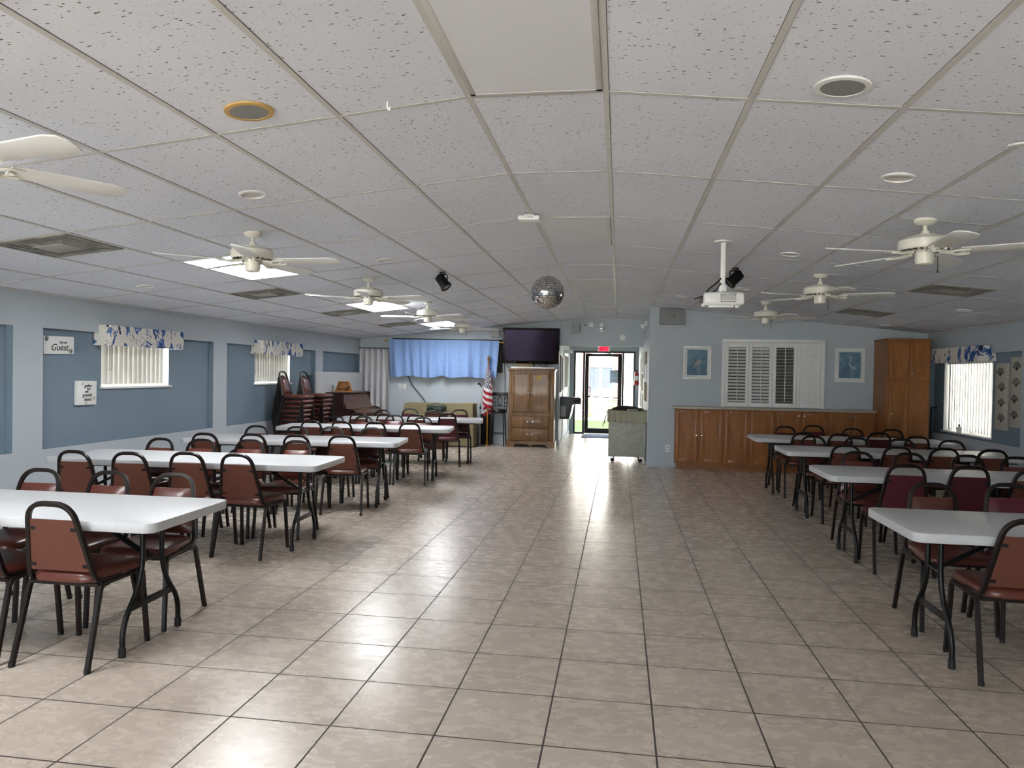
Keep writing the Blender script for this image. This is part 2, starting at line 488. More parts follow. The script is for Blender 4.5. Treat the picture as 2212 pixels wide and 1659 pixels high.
w.build('baseboard_kitchen', M_wall, kind='structure')
w = MB(); w.box(XP0, XP0+.012, 15.7, YD, 0, .085)
w.build('baseboard_passage', M_wall, kind='structure')
# wall behind the camera, its windows made large to brighten the room
w = MB()
FW = [(-5.3, -3.0), (-2.7, -.4), (-.1, .9)]; FZ = (.12, 2.15)
xs = XL
for a, b in FW:
    w.face([(xs, YF, 0), (a, YF, 0), (a, YF, 2.8), (xs, YF, 2.8)])
    w.face([(a, YF, 0), (b, YF, 0), (b, YF, FZ[0]), (a, YF, FZ[0])]); w.face([(a, YF, FZ[1]), (b, YF, FZ[1]), (b, YF, 2.8), (a, YF, 2.8)]); xs = b
w.face([(xs, YF, 0), (XR+.1, YF, 0), (XR+.1, YF, 2.8), (xs, YF, 2.8)])
w.build('wall_front', M_wall, kind='structure', smooth=False)
# entrance wall round the glazed door
DX0, DX1, DZ = -1.17, .41, 2.165
w = MB()
w.face([(XP0, YD, 0), (DX0, YD, 0), (DX0, YD, 2.5), (XP0, YD, 2.5)]); w.face([(DX1, YD, 0), (XP1, YD, 0), (XP1, YD, 2.5), (DX1, YD, 2.5)])
w.face([(DX0, YD, DZ), (DX1, YD, DZ), (DX1, YD, 2.5), (DX0, YD, 2.5)])
w.build('wall_entrance', M_wall, kind='structure', smooth=False)
# roof slab keeps the daylight out of the ceiling void
w = MB(); w.box(XL-.5, XR+.5, YF-.1, 16.3, 2.95, 3.1); w.box(XP0-.3, XP1+.3, 16.3, YD+.1, 2.95, 3.1)
w.build('roof', pm('roof felt', '#5a5a58', .9), kind='structure', smooth=False)

# windows and blinds -------------------------------------------------
def window(name, X, s, win, mull=True):
    y0, y1, z0, z1 = win; e = X-s*.07-s*.1
    r = bpy.data.objects.new(name, None); COL.objects.link(r); r.location = (e, (y0+y1)/2, z0); r['kind'] = 'structure'
    m = MB(); t = .035
    xa, xb = e-.02, e+.02
    m.box(xa, xb, y0, y0+t, z0, z1); m.box(xa, xb, y1-t, y1, z0, z1); m.box(xa, xb, y0, y1, z0, z0+t); m.box(xa, xb, y0, y1, z1-t, z1)
    if mull: m.box(xa, xb, (y0+y1)/2-.02, (y0+y1)/2+.02, z0, z1)
    m.build('window_frame', M_white, r, True)
    m = MB(); m.face([(e, y0, z0), (e, y1, z0), (e, y1, z1), (e, y0, z1)]); m.build('window_glass', M_glass, r, True, smooth=False)
    m = MB(); p = X-s*.07
    m.box(min(p-s*.1, p+s*.035), max(p-s*.1, p+s*.035), y0-.02, y1+.03, z0-.025, z0, bev=.006); m.build('window_sill', M_white, r, True)
window('window_1', XL, 1, LW1); window('window_2', XL, 1, LW2)
window('window_3', XR, -1, RWA); window('window_4', XR, -1, RWB)

def blinds(X, s, win, ang, skip, label, cord_y, sp=.0835, z_off=.02, y_first=None):
    y0, y1, z0, z1 = win; p = X-s*.07-s*.05
    t = thing('vertical_blind', label, 'blind', (p, (y0+y1)/2, z0), 0, 'vertical window blinds')
    m = MB(); y = y0+.045+skip
    while y < y1-.02:
        M = Matrix.Translation((p, y, 0)) @ Matrix.Rotation(ang+random.uniform(-.04, .04), 4, 'Z')
        def fn(u, v): return M @ Vector(((.006*math.sin(PI*u)), (u-.5)*.089, z0+z_off+v*(z1-z0-.04-z_off)))
        m.grid(fn, 4, 1, thick=.0012); y += sp
    m.build('slats', M_slat, t, True)
    m = MB(); m.box(p-.02, p+.02, y0+.005, y1-.005, z1-.04, z1-.003, bev=.004); m.build('head_rail', M_white, t, True)
    m = MB(); c = p+s*.045
    m.tube(fillet([(c, cord_y, z1-.04), (c, cord_y+.01, z0+.2), (c+.004, cord_y-.04, z0+.17), (c, cord_y-.04, z1-.06)], .04), .003, 6)
    m.build('pull_cord', pm('grey cord', '#7c7a74', .7), t, True)
    return t
blinds(XL, 1, LW1, rad(-9), .07, 'closed white vertical blind in the left wall window beside the square canvas', 7.4)
blinds(XL, 1, LW2, rad(-9), .05, 'closed white vertical blind in the left wall window behind the stacked chairs', 10.75)
blinds(XR, -1, RWA, rad(-12), .0, 'half-open vertical blind with bright gaps beside the tall maple cabinet', 11.6)
b4 = blinds(XR, -1, RWB, rad(-12), .0, 'half-open vertical blind in the right wall window nearest the camera', 7.7)

def valance(X, s, y0, y1, z0, z1, label):
    p = X-s*.07; dp = .2
    t = thing('window_valance', label, 'valance', (p, (y0+y1)/2, z0), 0, 'fabric window valances')
    pts = fillet([(p+s*.001, y0, z0), (p+s*dp, y0, z0), (p+s*dp, y1, z0), (p+s*.001, y1, z0)], .05)
    m = MB()
    n = len(pts)
    def fn(u, v):
        q = pts[min(n-1, int(round(u*(n-1))))]
        bulge = .012*math.sin(PI*v)
        return Vector((q.x+s*bulge, q.y, z0+(z1-z0)*v))
    m.grid(fn, n-1, 8, thick=.012)
    m.build('fabric_front', M_print, t, True)
    m = MB(); m.box(p+s*.001, p+s*(dp-.02), y0+.018, y1-.018, z1-.02, z1-.006); m.build('top_board', M_print, t, True)
valance(XL, 1, 7.1, 8.46, 1.765, 1.985, 'blue and white marbled valance above the left window beside the square canvas')
valance(XL, 1, 10.48, 11.95, 1.775, 1.985, 'blue and white marbled valance above the window with stacked chairs')
valance(XR, -1, 10.42, 11.95, 1.81, 2.02, 'blue and white marbled valance beside the tall maple cabinet')
valance(XR, -1, 6.5, 8.15, 1.81, 2.02, 'blue and white marbled valance above the nearest right wall window')

# ------------------------------------------------------------------ ceiling fixtures
def troffer(x, y0, lit, label, group):
    w, l = .57, 1.19
    t = thing('ceiling_light', label, 'ceiling light', (x, y0+.6175, cz(x)), 0, group, rot=crot(x))
    m = MB()
    for a, b, c, d in ((-w/2-.005, w/2+.005, -l/2-.005, -l/2+.02), (-w/2-.005, w/2+.005, l/2-.02, l/2+.005), (-w/2-.005, -w/2+.02, -l/2, l/2), (w/2-.02, w/2+.005, -l/2, l/2)):
        m.box(a, b, c, d, -.006, .004, bev=.001)
    m.build('frame', M_trim, t)
    m = MB(); m.box(-w/2+.015, w/2-.015, -l/2+.015, l/2-.015, -.0045, .003); m.build('diffuser', M_light if lit else M_glow_off, t, smooth=False)
LX = RX0-.6096*4.5
for y0, lab in ((5.653, 'lit fluorescent ceiling panel behind the nearest whole fan on the left'), (9.358, 'lit fluorescent ceiling panel, second of the three bright ones'),
                (13.063, 'lit fluorescent ceiling panel nearest the blue curtain')):
    troffer(LX, y0, True, lab, 'lit ceiling panels')
troffer(LX, 1.948, True, 'lit fluorescent ceiling panel above the nearest left table', 'lit ceiling panels')
troffer(LX, -1.757, True, 'added fill-light ceiling panel behind the camera on the left', 'lit ceiling panels')  # panels behind the camera are added, out of view, to brighten the foreground
troffer((RX0+RX1)/2, -1.757, True, 'added fill-light ceiling panel behind the camera in the middle', 'lit ceiling panels')
for y0, lab in ((-5.462, 'left'),): troffer(LX, y0, True, 'added fill-light ceiling panel furthest behind the camera on the left', 'lit ceiling panels'); troffer((RX0+RX1)/2, y0, True, 'added fill-light ceiling panel furthest behind the camera in the middle', 'lit ceiling panels')  # two more added fill panels, out of view
for y0, lab in ((1.948, 'unlit plain ceiling panel light at the top of the picture, largest of four'), (5.653, 'unlit plain ceiling panel light beside the white wireless box'),
                (9.358, 'unlit plain ceiling panel light just beyond the mirror ball'), (13.063, 'unlit plain ceiling panel light nearest the exit passage')):
    troffer((RX0+RX1)/2, y0, False, lab, 'unlit ceiling panels')

def vent(x, y, label):
    t = thing('air_vent', label, 'air vent', (x, y, cz(x)), 0, 'ceiling air returns', rot=crot(x))
    m = MB(); w = .29
    for a, b, c, d in ((-w, w, -w, -w+.02), (-w, w, w-.02, w), (-w, -w+.02, -w, w), (w-.02, w, -w, w)): m.box(a, b, c, d, -.008, .002)
    m.build('frame', M_dusty, t)
    m = MB()
    for k in range(3):
        r0, r1 = .115+.055*k, .155+.055*k
        for sx, sy in ((1, 0), (-1, 0), (0, 1), (0, -1)):
            if sx: m.prism([(sx*r0, -r0, -.004-.012*(k < 1)), (sx*r1, -r1, -.002), (sx*r1, r1, -.002), (sx*r0, r0, -.004-.012*(k < 1))], (0, 0, .002))
            else: m.prism([(-r0, sy*r0, -.004-.012*(k < 1)), (-r1, sy*r1, -.002), (r1, sy*r1, -.002), (r0, sy*r0, -.004-.012*(k < 1))], (0, 0, .002))
    m.build('louvers', M_dusty, t)
    m = MB(); m.box(-.115, .115, -.115, .115, -.02, -.014, bev=.002); m.build('center_plate', pm('grey plate', '#a8a59f', .6), t)
    m = MB(); m.box(-.28, .28, -.28, .28, .003, .005); m.build('backing', pm('dark duct', '#45423e', .9), t)
VX, VX2 = RX0-.6096*5.5, RX1+.6096*5.5
for x, y, lab in ((VX, 4.72, 'dusty square air return at the left edge, largest one'), (VX, 7.8, 'dusty square air return left of the second lit panel'),
                  (VX, 10.3, 'dusty square air return beyond the second lit panel on the left'), (VX, 12.8, 'dusty square air return furthest away, above the piano side'),
                  (VX2, 7.82, 'dusty square air return on the right ceiling, nearest of two'), (VX2, 10.37, 'dusty square air return on the right ceiling above the maple cabinets')):
    vent(x, y, lab)

def downlight(x, y, r, label):
    t = thing('downlight', label, 'recessed light', (x, y, cz(x)), 0, 'recessed downlights', rot=crot(x))
    m = MB(); m.lathe([(r, .002), (r, -.006), (r*.82, -.009), (r*.8, -.003)], 32, cap=False); m.build('trim_ring', M_white, t)
    m = MB(); m.lathe([(r*.8, -.003), (r*.72, .001), (.0, .001)], 32, cap=False); m.build('lens', pm('frosted lens', '#c9c6c2', .5), t)
ords = ['nearest', 'second', 'third', 'fourth', 'fifth']
DL = [(-2.235, 4.14, 'above the nearest left fan blade'), (-2.235, 6.67, 'right of the first lit panel'), (-2.235, 9.13, 'beside the left black spotlight'), (-2.235, 11.7, 'over the third left fan'), (-2.26, 14.6, 'close to the television'),
      (-1.62, 10.55, 'left of the mirror ball'), (-4.65, 6.55, 'near the left wall above the first window'), (-4.67, 9.05, 'near the left wall above the second pillar'), (-4.75, 11.7, 'near the left wall above the stacked chairs'),
      (1.46, 4.14, 'right of centre, below the grey ceiling speaker'), (1.46, 6.6, 'between the projector and nearest right fan'), (1.47, 9.08, 'just behind the right black spotlight'), (.86, 10.5, 'left of the projector body'),
      (4.0, 9.2, 'near the right wall window'), (3.98, 11.7, 'above the tall maple cabinet')]
for x, y, lab in DL: downlight(x, y, .085, 'small round recessed ceiling light '+lab)

def cspeaker(x, y, ring, label):
    t = thing('ceiling_speaker', label, 'speaker', (x, y, cz(x)), 0, 'round ceiling speakers', rot=crot(x))
    m = MB(); m.lathe([(.105, .002), (.104, -.006), (.083, -.008), (.082, -.002)], 36, cap=False); m.build('trim_ring', ring, t)
    m = MB(); m.lathe([(.083, -.005), (.04, -.007), (0, -.007)], 36, cap=False); m.build('grille', M_grille, t)
cspeaker(-1.63, 2.98, pm('yellowed ring', '#c9a25f', .5), 'round ceiling speaker with yellowed tan ring and grey grille')
cspeaker(.845, 3.0, M_white, 'round ceiling speaker with white ring and grey grille')

def make_fan():
    t = thing('ceiling_fan', 'x', 'ceiling fan', (0, 0, 0), 0, 'ceiling fans')
    m = MB(); m.lathe([(.0, .01), (.062, .01), (.066, -.012), (.05, -.03), (.02, -.036), (0, -.036)], 28); m.build('canopy', M_fan, t)
    m = MB(); m.lathe([(.013, -.03), (.013, -.07), (.024, -.072), (.026, -.1), (.013, -.1)], 16); m.build('downrod', M_fan, t)
    m = MB(); m.lathe([(.02, -.095), (.075, -.1), (.085, -.112), (.135, -.118), (.155, -.135), (.157, -.185), (.15, -.196), (.06, -.205), (.0, -.205)], 40)
    mo = m.build('motor_housing', M_fan, t)
    m = MB()
    for k in range(22):
        a = 2*PI*k/22; M = Matrix.Rotation(a, 4, 'Z')
        m.box(.105, .142, -.0055, .0055, -.2035, -.197, M=M)
    m.build('vent_slots', M_ink, mo)
    m = MB(); m.lathe([(.05, -.2), (.05, -.208), (.056, -.215), (.056, -.262), (.05, -.285), (.03, -.292), (0, -.292)], 28); sh = m.build('switch_housing', M_fan, t)
    m = MB(); m.tube([(.058, .0, -.235), (.075, 0, -.24), (.076, 0, -.33)], .002, 6); m.lathe([(.004, -.345), (.005, -.33)], 8, M=Matrix.Translation((.076, 0, 0))); m.build('pull_chain', M_ink, sh)
    for k in range(5):
        M = Matrix.Rotation(2*PI*k/5, 4, 'Z') @ Matrix.Translation((0, 0, -.213)) @ Matrix.Rotation(rad(-12), 4, 'X')
        pts = [(.2, -.052, 0), (.6, -.07, 0), (.655, -.055, 0), (.672, -.02, 0), (.672, .02, 0), (.655, .055, 0), (.6, .07, 0), (.2, .052, 0)]
        m = MB(); m.prism([M @ Vector(p) for p in pts], (0, 0, .007), bev=.0015); b = m.build('blade', M_blade, t)
        m = MB()
        for sgn in (-1, 1):
            m.tube([M @ Vector(p) for p in fillet([(.1, sgn*.012, .006), (.155, sgn*.018, -.008), (.19, sgn*.045, -.008), (.25, sgn*.036, -.006)], .03)], .0065, 8)
        m.tube([M @ Vector(p) for p in [(.19, -.028, -.007), (.225, 0, -.007), (.19, .028, -.007)]], .005, 8)
        m.tube([M @ Vector(p) for p in [(.08, 0, .004), (.16, 0, -.008)]], .012, 8)
        m.build('blade_iron', M_fan, b)
    return t
fan0 = make_fan()
FANS = [(-2.65, 2.52, rad(60), 'white ceiling fan cut off by the left edge, only blades showing'),
        (-2.72, 5.05, rad(3), 'white ceiling fan in front of the first lit panel'),
        (-2.735, 7.6, rad(-5), 'white ceiling fan in front of the second lit panel'),
        (-2.75, 10.13, rad(46), 'white ceiling fan in front of the third lit panel'),
        (-2.8, 12.7, rad(20), 'white ceiling fan furthest away, overlapping the top of the curtain'),
        (1.95, 2.5, rad(156), 'white ceiling fan off the right edge with one blade tip showing'),
        (1.94, 5.02, rad(-20), 'cream ceiling fan nearest on the right side'),
        (1.965, 7.57, rad(-10), 'cream ceiling fan, middle one on the right side'),
        (1.98, 10.34, rad(5), 'cream ceiling fan above the white plantation shutters')]
for i, (x, y, a, lab) in enumerate(FANS):
    if i == 0:
        fan0.location = (x, y, cz(x)); fan0.rotation_euler = (0, 0, a); fan0['label'] = lab
    else: dup(fan0, (x, y, cz(x)), a, lab)

# mirror ball
t = thing('mirror_ball', 'silver mirror ball hanging on a cord from the middle of the ceiling', 'mirror ball', (-.697, 6.95, 2.161))
def mat_mirror():
    q = NT('mirror facets'); n = q.new('ShaderNodeTexWhiteNoise', noise_dimensions='3D')
    g2 = q.new('ShaderNodeNewGeometry')
    sn = q.new('ShaderNodeVectorMath', operation='SNAP'); q.link(q.coord(), sn.inputs[0]); sn.inputs[1].default_value = (.011, .011, .011)
    q.link(sn.outputs[0], n.inputs[0])
    mr = q.ramp(n.outputs[0], [(0, (.35, .34, .33, 1)), (1, (.95, .95, .95, 1))])
    return q.done(q.pbsdf(mr, .07, 1))
m = MB(); R = .161
nr, = (22,)
for i in range(nr):
    th0, th1 = PI*i/nr, PI*(i+1)/nr
    nk = max(4, int(2*PI*math.sin((th0+th1)/2)*R/.0225))
    for k in range(nk):
        a0, a1 = 2*PI*(k+.04)/nk, 2*PI*(k+.96)/nk
        e = .0012
        P = [(th0+.01, a0), (th1-.01, a0), (th1-.01, a1), (th0+.01, a1)]
        c0 = Vector((math.sin((th0+th1)/2)*math.cos((a0+a1)/2), math.sin((th0+th1)/2)*math.sin((a0+a1)/2), math.cos((th0+th1)/2)))
        jit = Vector((random.gauss(0, .05), random.gauss(0, .05), random.gauss(0, .05)))
        nrm = (c0+jit).normalized()
        vs = []
        for th, a in P:
            p = Vector((R*math.sin(th)*math.cos(a), R*math.sin(th)*math.sin(a), R*math.cos(th)))
            vs.append(p-nrm*((p-c0*R*.995).dot(nrm))+Vector((0, 0, R)))
        m.face(vs)
m.build('mirror_facets', mat_mirror(), t, smooth=False)
m = MB(); m.lathe([(0, .012)]+[(R*.965*math.sin(PI*k/16), R-R*.965*math.cos(PI*k/16)) for k in range(1, 16)]+[(0, 2*R-.012)], 32); m.build('core', pm('grey core', '#3a3a3a', .6), t)
m = MB(); m.tube([(0, 0, 2*R-.004), (.003, 0, 2*R+.12), (-.004, 0, 2*R+.2), (.008, 0, cz(-.69)-2.161)], .0028, 6); m.build('hanging_cord', pm('pale cord', '#a09d96', .7), t)

# access point, hook
t = thing('wireless_router', 'white wireless box on the ceiling bar beside the central panel', 'wireless box', (-.71, 5.56, cz(-.71)))
m = MB(); m.box(-.085, .085, -.06, .06, -.05, -.012, bev=.012); m.build('case', M_white, t)
m = MB()
for k in range(5): m.box(-.035+.015*k, -.028+.015*k, -.0612, -.059, -.036, -.026)
m.build('vent_slots', M_grille, t)
m = MB(); m.box(-.04, .04, -.03, .03, -.013, -.001); m.build('mount', M_white, t)
h = MB(); h.tube(fillet([(0, 0, .0), (0, 0, -.03), (.012, 0, -.04), (.012, 0, -.022)], .008), .004, 8)
h = h.build('ceiling_hook', M_white); h.location = (-1.04, 3.1, cz(-1.04)-.0); tag(h, 'tiny white plastic hook hanging from the ceiling grid', 'hook')

def spot(x, y, yaw, tilt, label):
    t = thing('spotlight', label, 'spotlight', (x, y, cz(x)), 0, 'black stage spotlights')
    m = MB(); m.box(-.03, .03, -.02, .02, -.025, 0, bev=.004)
    m.tube(fillet([(-.055, 0, -.1), (-.055, 0, -.03), (.055, 0, -.03), (.055, 0, -.1)], .02), .006, 8); m.build('yoke', M_black, t)
    M = Matrix.Translation((0, 0, -.105)) @ Matrix.Rotation(yaw, 4, 'Z') @ Matrix.Rotation(tilt, 4, 'Y')
    m = MB(); m.lathe([(.0, .075), (.046, .072), (.055, .05), (.055, -.06), (.066, -.064), (.066, -.085), (.057, -.088)], 28, M=M, cap=False); m.build('lamp_body', M_black, t)
    m = MB(); m.lathe([(.056, -.08), (0, -.08)], 28, M=M, cap=False); m.build('lens', pm('dark lens', '#3a4444', .1), t)
spot(-1.93, 7.7, rad(-10), rad(-38), 'black stage spotlight on the left half of the ceiling')
spot(1.15, 7.6, rad(190), rad(-48), 'black stage spotlight beside the ceiling projector')

t = thing('projector', 'white video projector hanging from a white ceiling pole', 'projector', (.85, 6.3, cz(.85)))
m = MB(); m.lathe([(0, .005), (.075, .005), (.075, -.006), (.03, -.012), (0, -.012)], 28); m.build('ceiling_plate', M_white, t)
m = MB(); m.box(-.019, .019, -.019, .019, -.38, -.008, bev=.003); m.build('pole', M_white, t)
m = MB(); m.box(-.03, .03, -.025, .025, -.425, -.37, bev=.004)
for a in (30, 150, 270): m.box(0, .11, -.012, .012, -.432, -.425, M=Matrix.Rotation(rad(a), 4, 'Z'))
m.build('bracket', M_white, t)
m = MB(); m.box(-.165, .165, -.12, .12, -.545, -.435, bev=.028, seg=4); bd = m.build('body', M_white, t)
m = MB()
for i in range(5):
    for j in range(7): m.box(-.03+i*.026, -.008+i*.026, -.1215, -.118, -.5+j*.0075, -.496+j*.0075)
for i in range(4): m.box(-.03+i*.032, -.002+i*.032, -.1215, -.118, -.52, -.51)
m.build('vent_grille', M_grille, bd)
m = MB(); m.lathe([(.02, 0), (.02, .01), (0, .01)], 16, M=Matrix.Translation((-.1, .0, -.548))); m.lathe([(.012, -.02), (.02, 0)], 14, M=Matrix.Translation((.11, -.08, -.545))); m.box(-.12, .08, -.1, .0, -.562, -.544, bev=.004); m.build('foot', M_white, t)
m = MB(); m.tube(fillet([(-.015, -.02, -.31), (-.06, -.03, -.36), (-.13, -.04, -.41), (-.165, -.04, -.5)], .05), .006, 8)
m.tube(fillet([(-.015, -.02, -.35), (-.06, -.03, -.42), (-.14, -.05, -.455), (-.235, -.05, -.49)], .05), .005, 8); m.box(-.185, -.16, -.06, -.02, -.52, -.46, bev=.004)
m.build('cables', M_blkplastic, t)

# ------------------------------------------------------------------ tables
def table(xend, yc, s, deg, label, L=2.44, W=.755):
    """folding table whose aisle end lies at xend; s = direction away from the aisle"""
    a = rad(deg)
    cx = xend+s*L/2*math.cos(a); cy = yc+s*L/2*math.sin(a)
    t = thing('folding_table', label, 'table', (cx, cy, 0), a, 'white folding tables')
    m = MB(); H = .742
    pts = fillet([(-L/2, -W/2, 0), (L/2, -W/2, 0), (L/2, W/2, 0), (-L/2, W/2, 0), (-L/2, -W/2, 0)], .06, 6)
    r = .06; pts = []
    for (qx, qy, a0) in ((L/2-r, W/2-r, 0), (-L/2+r, W/2-r, 90), (-L/2+r, -W/2+r, 180), (L/2-r, -W/2+r, 270)):
        for k in range(7): pts.append((qx+r*math.cos(rad(a0+15*k)), qy+r*math.sin(rad(a0+15*k)), H-.052))
    m.prism(pts, (0, 0, .052), bev=.007); m.build('table_top', M_plastic, t)
    m = MB()
    for y in (-.24, .24): m.tube([(-L/2+.1, y, H-.064), (L/2-.1, y, H-.064)], .012, sq=True)
    m.build('rail', M_black, t)
    for e in (-1, 1):
        x = e*(L/2-.25)
        for y in (-1, 1):
            m = MB()
            m.tube(fillet([(x, y*.085, H-.06), (x, y*.085, .375), (x, y*.245, .17), (x, y*.245, .0)], .13, 7), .0145, 12)
            m.lathe([(.0185, .002), (.0185, .045), (.0155, .05)], 14, mi=1, M=Matrix.Translation((x, y*.245, 0)))
            m.build('leg', [M_black, M_rubber], t)
        m = MB(); m.box(x-.005, x+.005, -.185, .185, .222, .262, bev=.002); m.build('crossbar', M_black, t)
        m = MB()
        m.tube([(x, 0, .47), (x-e*.12, 0, .53), (x-e*.36, 0, H-.07)], .011, sq=True)
        m.tube([(x, -.085, .47), (x, .085, .47)], .009, 8)
        m.tube([(x-e*.36, -.2, H-.066), (x-e*.36, .2, H-.066)], .01, 8)
        m.build('brace', M_black, t)
    return t
LN = ['nearest', 'second nearest', 'middle', 'second furthest', 'furthest']
for (xe, yc, dg), nm in zip([(-2.31, 3.685, .5), (-2.464, 5.99, 1.9), (-2.45, 8.05, 6.5), (-2.36, 10.14, 8), (-2.31, 12.25, 11)], LN):
    table(xe, yc, -1, dg, 'white plastic folding table, %s in the left-hand row' % nm)
for (xe, yc, dg), nm in zip([(1.53, 4.37, 0), (1.735, 6.6, -.3), (1.825, 8.55, -.4), (1.80, 10.2, -1)], ['nearest', 'second nearest', 'third', 'furthest']):
    table(xe, yc, 1, dg, 'white plastic folding table, %s in the right-hand row' % nm)

# ------------------------------------------------------------------ chairs
def make_chair(kind):
    vin, brd, nm = (M_vinyl, M_board, 'brown') if kind == 'b' else (M_vinyl_m, M_board_m, 'maroon')
    zt = .84 if kind == 'b' else .87
    t = thing('stacking_chair', 'x', 'chair', (0, 0, 0), 0, 'vinyl stacking chairs')
    # seat cushion: rounded trapezoid, wider at the front
    m = MB()
    def ring(k, z, g):
        out = []
        for (qx, qy, a0, r) in ((.205-.07, .225-.07, 0, .07), (-.205+.07, .225-.07, 90, .07), (-.19+.09, -.19+.09, 180, .09), (.19-.09, -.19+.09, 270, .09)):
            for j in range(6):
                a = rad(a0+18*j); out.append(m.bm.verts.new(((qx+(r)*math.cos(a))*g, (qy+r*math.sin(a))*g+.0, z)))
        return out
    prof = [(.425, .93), (.428, .985), (.44, 1.0), (.455, .99), (.468, .95), (.476, .86), (.48, .6), (.482, .25)]
    rs = [ring(i, z, g) for i, (z, g) in enumerate(prof)]
    n = len(rs[0])
    for A, B in zip(rs, rs[1:]):
        for k in range(n): m.bm.faces.new((A[k], A[(k+1) % n], B[(k+1) % n], B[k]))
    m.bm.faces.new(rs[0][::-1]); m.bm.faces.new(rs[-1])
    m.build('seat', vin, t)
    # seat rails + cross bars
    m = MB()
    for y in (-.15, .17): m.tube([(-.195, y, .412), (.195, y, .412)], .0095, sq=True)
    for x in (-.2, .2): m.tube([(x, -.15, .414), (x, .17, .414)], .0105, sq=True)
    m.build('seat_frame', M_frame, t)
    for s in (-1, 1):
        for (fy, ky) in ((-.255, -.15), (.205, .17)):
            m = MB()
            m.tube(fillet([(s*.2, ky+(.06 if fy < 0 else -.06), .414), (s*.202, ky, .412), (s*.213, fy, .0)], .035), .0118, sq=True)
            m.lathe([(.0145, 0), (.0145, .022), (.013, .025)], 10, mi=1, M=Matrix.Translation((s*.213, fy, 0)))
            m.build('leg', [M_frame, M_rubber], t)
    # back frame: one bent tube from the seat rails up round the top
    m = MB(); dz = zt-.84
    P = [(.195, .0, .425), (.189, -.165, .428), (.121, -.262, zt)]
    P = P+[(-x, y, z) for x, y, z in P[::-1]]
    A = Vector(P[1]).lerp(Vector(P[2]), .5); B = Vector((-A.x, A.y, A.z))
    path = fillet([P[0], P[1], A], .055, 6)[:-1]+fillet([A, P[2], P[3], B], .094, 9)+fillet([B, P[4], P[5]], .055, 6)[1:]
    # padded back panel between the uprights
    def yb(z): return -.165+(z-.43)*(-.097/(zt-.43))
    z0, z1 = .485, .757+dz
    def hw(z): return .189+(z-.428)*(-.068/(zt-.428))-.0135
    m = MB()
    def pad(u, v):
        z = z0+(z1-z0)*v; e = (1-abs(2*u-1)**4)*(1-abs(2*v-1)**6)
        return Vector(((2*u-1)*hw(z), yb(z)+.004+.03*e, z))
    m.grid(pad, 10, 10, mi=0)
    def flat(u, v):
        z = z0+(z1-z0)*v; return Vector(((2*u-1)*hw(z), yb(z)-.006, z))
    m.grid(flat, 2, 2, mi=1)
    for a, b in (((0, 0), (1, 0)), ((1, 0), (1, 1)), ((1, 1), (0, 1)), ((0, 1), (0, 0))):
        p, q = pad(*a), pad(*b); p2, q2 = flat(*a), flat(*b)
        m.face([p, q, q2, p2], 0)
    m.build('backrest', [vin, brd], t)
    m = MB(); m.tube(path, .0115, sq=True)
    for z in (.515, .71+dz):
        for s in (-1, 1): m.box(min(s*(hw(z)-.028), s*(hw(z)+.012)), max(s*(hw(z)-.028), s*(hw(z)+.012)), yb(z)-.0105, yb(z)-.005, z-.009, z+.009, bev=.002)
    m.build('back_frame', M_frame, t)
    return t
PROTO = {k: make_chair(k) for k in 'bm'}
USED = {}
def chair(x, y, rz, kind, label, z=0, group='vinyl stacking chairs'):
    if kind not in USED:
        USED[kind] = 1; p = PROTO[kind]; p.location = (x, y, z); p.rotation_euler = (0, 0, rz); p['label'] = label; p['group'] = group; return p
    return dup(PROTO[kind], (x, y, z), rz, label, group)
